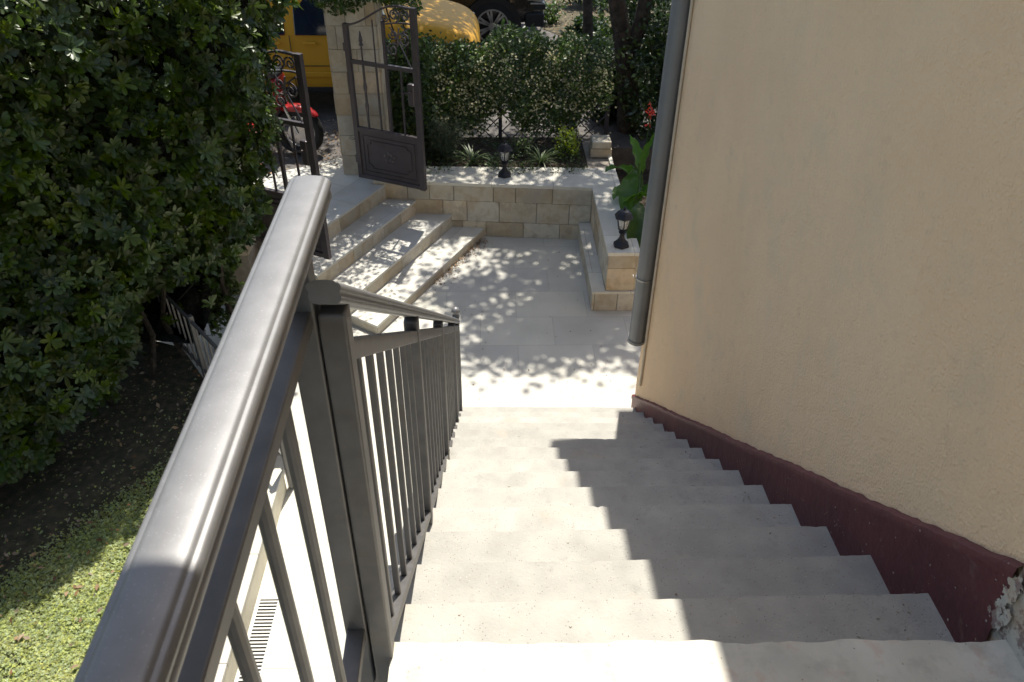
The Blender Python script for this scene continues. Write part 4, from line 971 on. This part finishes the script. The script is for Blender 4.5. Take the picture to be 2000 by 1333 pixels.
# red scooter
mc = thing('red_scooter', 'red scooter parked on the street behind the left gate leaf', 'scooter', (-2.55, 8.22, ZS), -.10); mc.scale = (.87, .87, .87)
def torus(b, c, R, r, n=36, m_=10):
    vs = [(c[0]+(R+r*math.cos(2*PI*j/m_))*math.cos(2*PI*i/n), c[1]+r*1.15*math.sin(2*PI*j/m_), c[2]+(R+r*math.cos(2*PI*j/m_))*math.sin(2*PI*i/n)) for i in range(n) for j in range(m_)]
    b.add(vs, [(i*m_+j, ((i+1) % n)*m_+j, ((i+1) % n)*m_+(j+1) % m_, i*m_+(j+1) % m_) for i in range(n) for j in range(m_)])
for x in (.60, -.72):
    b = MB(); torus(b, (x, 0, .30), .245, .055); o = b.build('wheel', m_rub, mc, smooth=True)
    b = MB(); torus(b, (x, 0, .30), .195, .012); 
    for i in range(6): a_ = PI/3*i+.2; b.bar((x, 0, .30), (x+.195*math.cos(a_), 0, .30+.195*math.sin(a_)), .022, .02, up=(0, 1, 0))
    b.lathe([(.02, -.06), (.035, -.05), (.035, .05), (.02, .06)], n=14, mtx=Matrix.Translation((x, 0, .30)) @ Matrix.Rotation(PI/2, 4, 'X')); b.build('rim', m_alloy, o)
    b = MB(); b.lathe([(.05, -.003), (.12, -.003), (.12, .003), (.05, .003)], n=20, mtx=Matrix.Translation((x, -.065, .30)) @ Matrix.Rotation(PI/2, 4, 'X')); b.build('brake_disc', m_chrome, o)
def blob(pts_, name, m, par, half):
    """side outline (x,z) given half width per point, smoothed"""
    b = MB(); n = len(pts_); cx = sum(p[0] for p in pts_)/n; cz = sum(p[1] for p in pts_)/n
    vs = [(x, -half, z) for x, z in pts_]+[(x, half, z) for x, z in pts_]+[(cx+(x-cx)*.55, -half*1.5, cz+(z-cz)*.55) for x, z in pts_]+[(cx+(x-cx)*.55, half*1.5, cz+(z-cz)*.55) for x, z in pts_]
    fs = [(i, (i+1) % n, n+(i+1) % n, n+i) for i in range(n)]+[(i, 2*n+i, 2*n+(i+1) % n, (i+1) % n) for i in range(n)]+[(n+i, n+(i+1) % n, 3*n+(i+1) % n, 3*n+i) for i in range(n)]
    fs += [tuple(range(2*n, 3*n)), tuple(range(3*n, 4*n))[::-1]]; b.add(vs, fs); return b.build(name, m, par, smooth=True, subsurf=2)
blob([(.16,.34),(.30,.36),(.44,.70),(.50,.96),(.44,1.02),(.36,.98),(.28,.66)], 'leg_shield', m_mred, mc, .17)
blob([(.36,.60),(.60,.66),(.80,.60),(.90,.46),(.80,.52),(.60,.585),(.42,.54)], 'front_mudguard', m_mred, mc, .05)
blob([(-.34,.26),(.26,.26),(.28,.36),(-.30,.38)], 'floorboard', m_mred, mc, .15)
blob([(-.98,.62),(-.95,.74),(-.55,.74),(-.30,.66),(-.26,.36),(-.45,.34),(-.60,.52)], 'rear_body', m_mred, mc, .13)
blob([(-.92,.84),(-.5,.84),(-.22,.78),(-.24,.70),(-.5,.73),(-.92,.76)], 'seat', m_plas, mc, .13)
blob([(.26,.96),(.50,.94),(.48,1.06),(.34,1.12)], 'handlebar_cowl', m_plas, mc, .12)
blob([(-.8,.24),(-.3,.22),(-.25,.36),(-.5,.44),(-.8,.38)], 'engine', m_plas, mc, .10)
b = MB()
for s_ in (-1, 1): b.tube([(.60, s_*.075, .30), (.46, s_*.075, .70), (.37, s_*.075, .98)], .022, 10)
b.build('fork', m_chrome, mc, smooth=True)
b = MB(); b.tube([(.28, -.36, .98), (.36, -.15, 1.03), (.36, .15, 1.03), (.28, .36, .98)], .014, 8); b.build('handlebar', m_plas, mc, smooth=True)
for s_ in (-1, 1): b = MB(); b.tube([(.34, s_*.2, 1.03), (.36, s_*.28, 1.16)], .006, 6); b.lathe([(.005,-.01),(.05,0),(.005,.01)], n=10, mtx=Matrix.Translation((.36, s_*.3, 1.18)) @ Matrix.Rotation(PI/2, 4, 'Y')); b.build('mirror', m_plas, mc, smooth=True)
b = MB(); b.tube([(.1, -.15, .3), (-.4, -.17, .28), (-.85, -.19, .42)], [.03, .04, .045], 10); b.build('exhaust', m_chrome, mc, smooth=True)
b = MB(); b.tube([(-.1, .12, .32), (-.15, .22, 0)], .012, 8); b.build('side_stand', m_plas, mc, smooth=True)

# ================================================================== TREES
def tree(name, label, loc, limbs, clouds, m=m_tleaf, leaf=(.045, .08), dens=1.0, cat='tree', group=None):
    t = thing(name, label, cat, loc, 0, group)
    b = MB()
    for pts_, rs in limbs: b.tube(pts_, rs, 10)
    b.build('trunk', m_bark, t, smooth=True)
    PP = []
    for c, rad, N in clouds:
        N = int(N*dens); k = max(3, N//90); cc = rn(k); cc /= np.linalg.norm(cc, axis=1, keepdims=True); cc *= rng.uniform(.1, 1, (k, 1))**.5; cc = cc*np.array(rad)+np.array(c)
        PP.append(cc[rng.integers(0, k, N)]+rn(N)*np.array([.17, .17, .09]))
    P = np.concatenate(PP); nr = rn(len(P), .55); nr[:, 2] += 1
    scatter('crown', LOWLEAF, P, rng.uniform(leaf[0], leaf[1], len(P)), nr, m, t)
    return t
# the tree whose branches hang over the patio
tree('patio_tree', 'dark leaning tree trunk right of the jasmine hedge', (1.60, 8.85, ZS),
     [([(0,0,-.1),(-.06,.02,.5),(-.16,.05,1.0),(-.28,.1,1.5),(-.38,.05,2.3),(-.5,-.3,3.9),(-.7,-.8,5.1)], [.14,.12,.105,.09,.08,.06,.035]),
      ([(-.10,.04,.75),(.02,.05,1.2),(.10,.1,1.9),(.2,-.1,3.2),(.1,-.5,4.5),(-.1,-.9,5.3)], [.09,.08,.07,.06,.045,.03]),
      ([(-.5,-.3,3.9),(-1.0,-.6,4.7),(-1.5,-.9,5.1)], [.045,.03,.015]), ([(.2,-.1,3.2),(.8,-.1,4.5),(1.3,.1,5.5)], [.045,.035,.02]), ([(-.38,.05,2.3),(-.9,.5,3.9),(-1.4,.8,5.3)], [.05,.035,.02])],
     [((-.68,-.85,5.15),(.95,.80,.35),4700), ((.4,-.6,5.4),(.9,1.0,.45),2900), ((-.6,.5,5.5),(1.5,.6,.5),1700), ((1.3,.1,5.6),(1.0,1.0,.5),1800)], leaf=(.075, .13))
tree('slim_tree', 'slim dark tree trunk behind the right end of the jasmine hedge', (1.17, 9.75, ZS),
     [([(0,0,-.1),(.0,.0,.6),(-.05,.02,1.4),(-.02,.1,2.6),(.1,.1,4.0)], [.075,.065,.055,.045,.03])], [((.1,.1,4.6),(.9,.9,.6),2500)])
for i, (x, y, h, N, lab) in enumerate(((2.05, 8.75, 1.5, 7500, 'dense dark evergreen shrub right of the leaning tree trunk'), (1.42, 9.2, .85, 3600, 'low dark shrub between the trellis and the leaning tree trunk'), (2.6, 7.7, 1.2, 4200, 'dark shrub behind the canna plant beside the house'), (1.95, 10.3, 1.5, 5200, 'tall dark shrub behind the leaning tree trunk'))):
    bush('evergreen_shrub', lab, 'shrub', (x, y, ZS-.2), (.62 if h > 1 else .26, .5 if h > 1 else .26, h*.62), N, (.05, .09), m_tleaf, group='dark shrubs right of the tree', stems=8)
# greenery and litter on the far verge
for i, (x, y, s_, lab) in enumerate(((1.45, 12.1, .30, 'low leafy weed at the near edge of the far verge'), (1.7, 14.6, .55, 'low sunlit shrub on the far verge beyond the dark car'), (3.4, 15.2, .8, 'green shrub on the far verge to the right of the trunks'), (-3.5, 15.3, .9, 'green shrub on the far verge behind the yellow van'))):
    bush('verge_shrub', lab, 'shrub', (x, y, ZS), (s_, s_*.8, s_*.7), 1600, (.07, .13), m_jleaf, group='shrubs on the far verge')
N = 5000; P = np.stack([rng.uniform(-3, 4, N), rng.uniform(11.3, 17.5, N), np.zeros(N)], 1); P[:, 2] = np.where(P[:, 1] > 14.1, ZS+.03+(P[:, 1]-14.1)*.0625+.09, ZS+.06)
P = P[(P[:, 1] > 14.1) | (P[:, 0] > 1.0)]; N = len(P); nr = rn(N, .6); nr[:, 2] += 1; tag(scatter('verge_leaves', LOWLEAF, P, rng.uniform(.025, .06, N), nr, m_dry), 'dry leaves covering the far verge', 'dry leaves', kind='stuff')
N = 900; P = np.stack([rng.uniform(-2.6, -.9, N), rng.uniform(7.6, 9.2, N), np.full(N, ZS+.012)], 1); P = P[~((P[:,0] > -1.5) & (P[:,1] < 7.9))]
P[:, 2] = np.where(P[:, 1]-.6*P[:, 0] < 8.8, ZP+.01, ZS+.012)
nr = rn(len(P), .5); nr[:, 2] += 1; tag(scatter('street_leaves', LOWLEAF, P, rng.uniform(.02, .05, len(P)), nr, m_dry), 'dry leaves lying on the street behind the gate', 'dry leaves', kind='stuff')
# street tree whose shade falls over the parked vehicles
tree('street_tree', 'street tree shading the parked van and motorcycle from above', (-3.7, 11.4, ZS),
     [([(0,0,-.1),(.05,0,1.5),(.2,.1,3.0),(.9,-.2,4.2)], [.16,.14,.11,.06]), ([(.2,.1,3.0),(1.6,.4,4.3),(2.6,.5,4.6)], [.09,.06,.03])],
     [((1.2,.0,4.9),(1.9,1.5,.6),9000), ((3.3,.8,5.0),(1.6,1.3,.6),6500), ((4.6,2.0,5.1),(1.5,1.3,.6),4500), ((3.6,-1.0,4.9),(1.5,1.0,.5),2600)], leaf=(.07, .12))
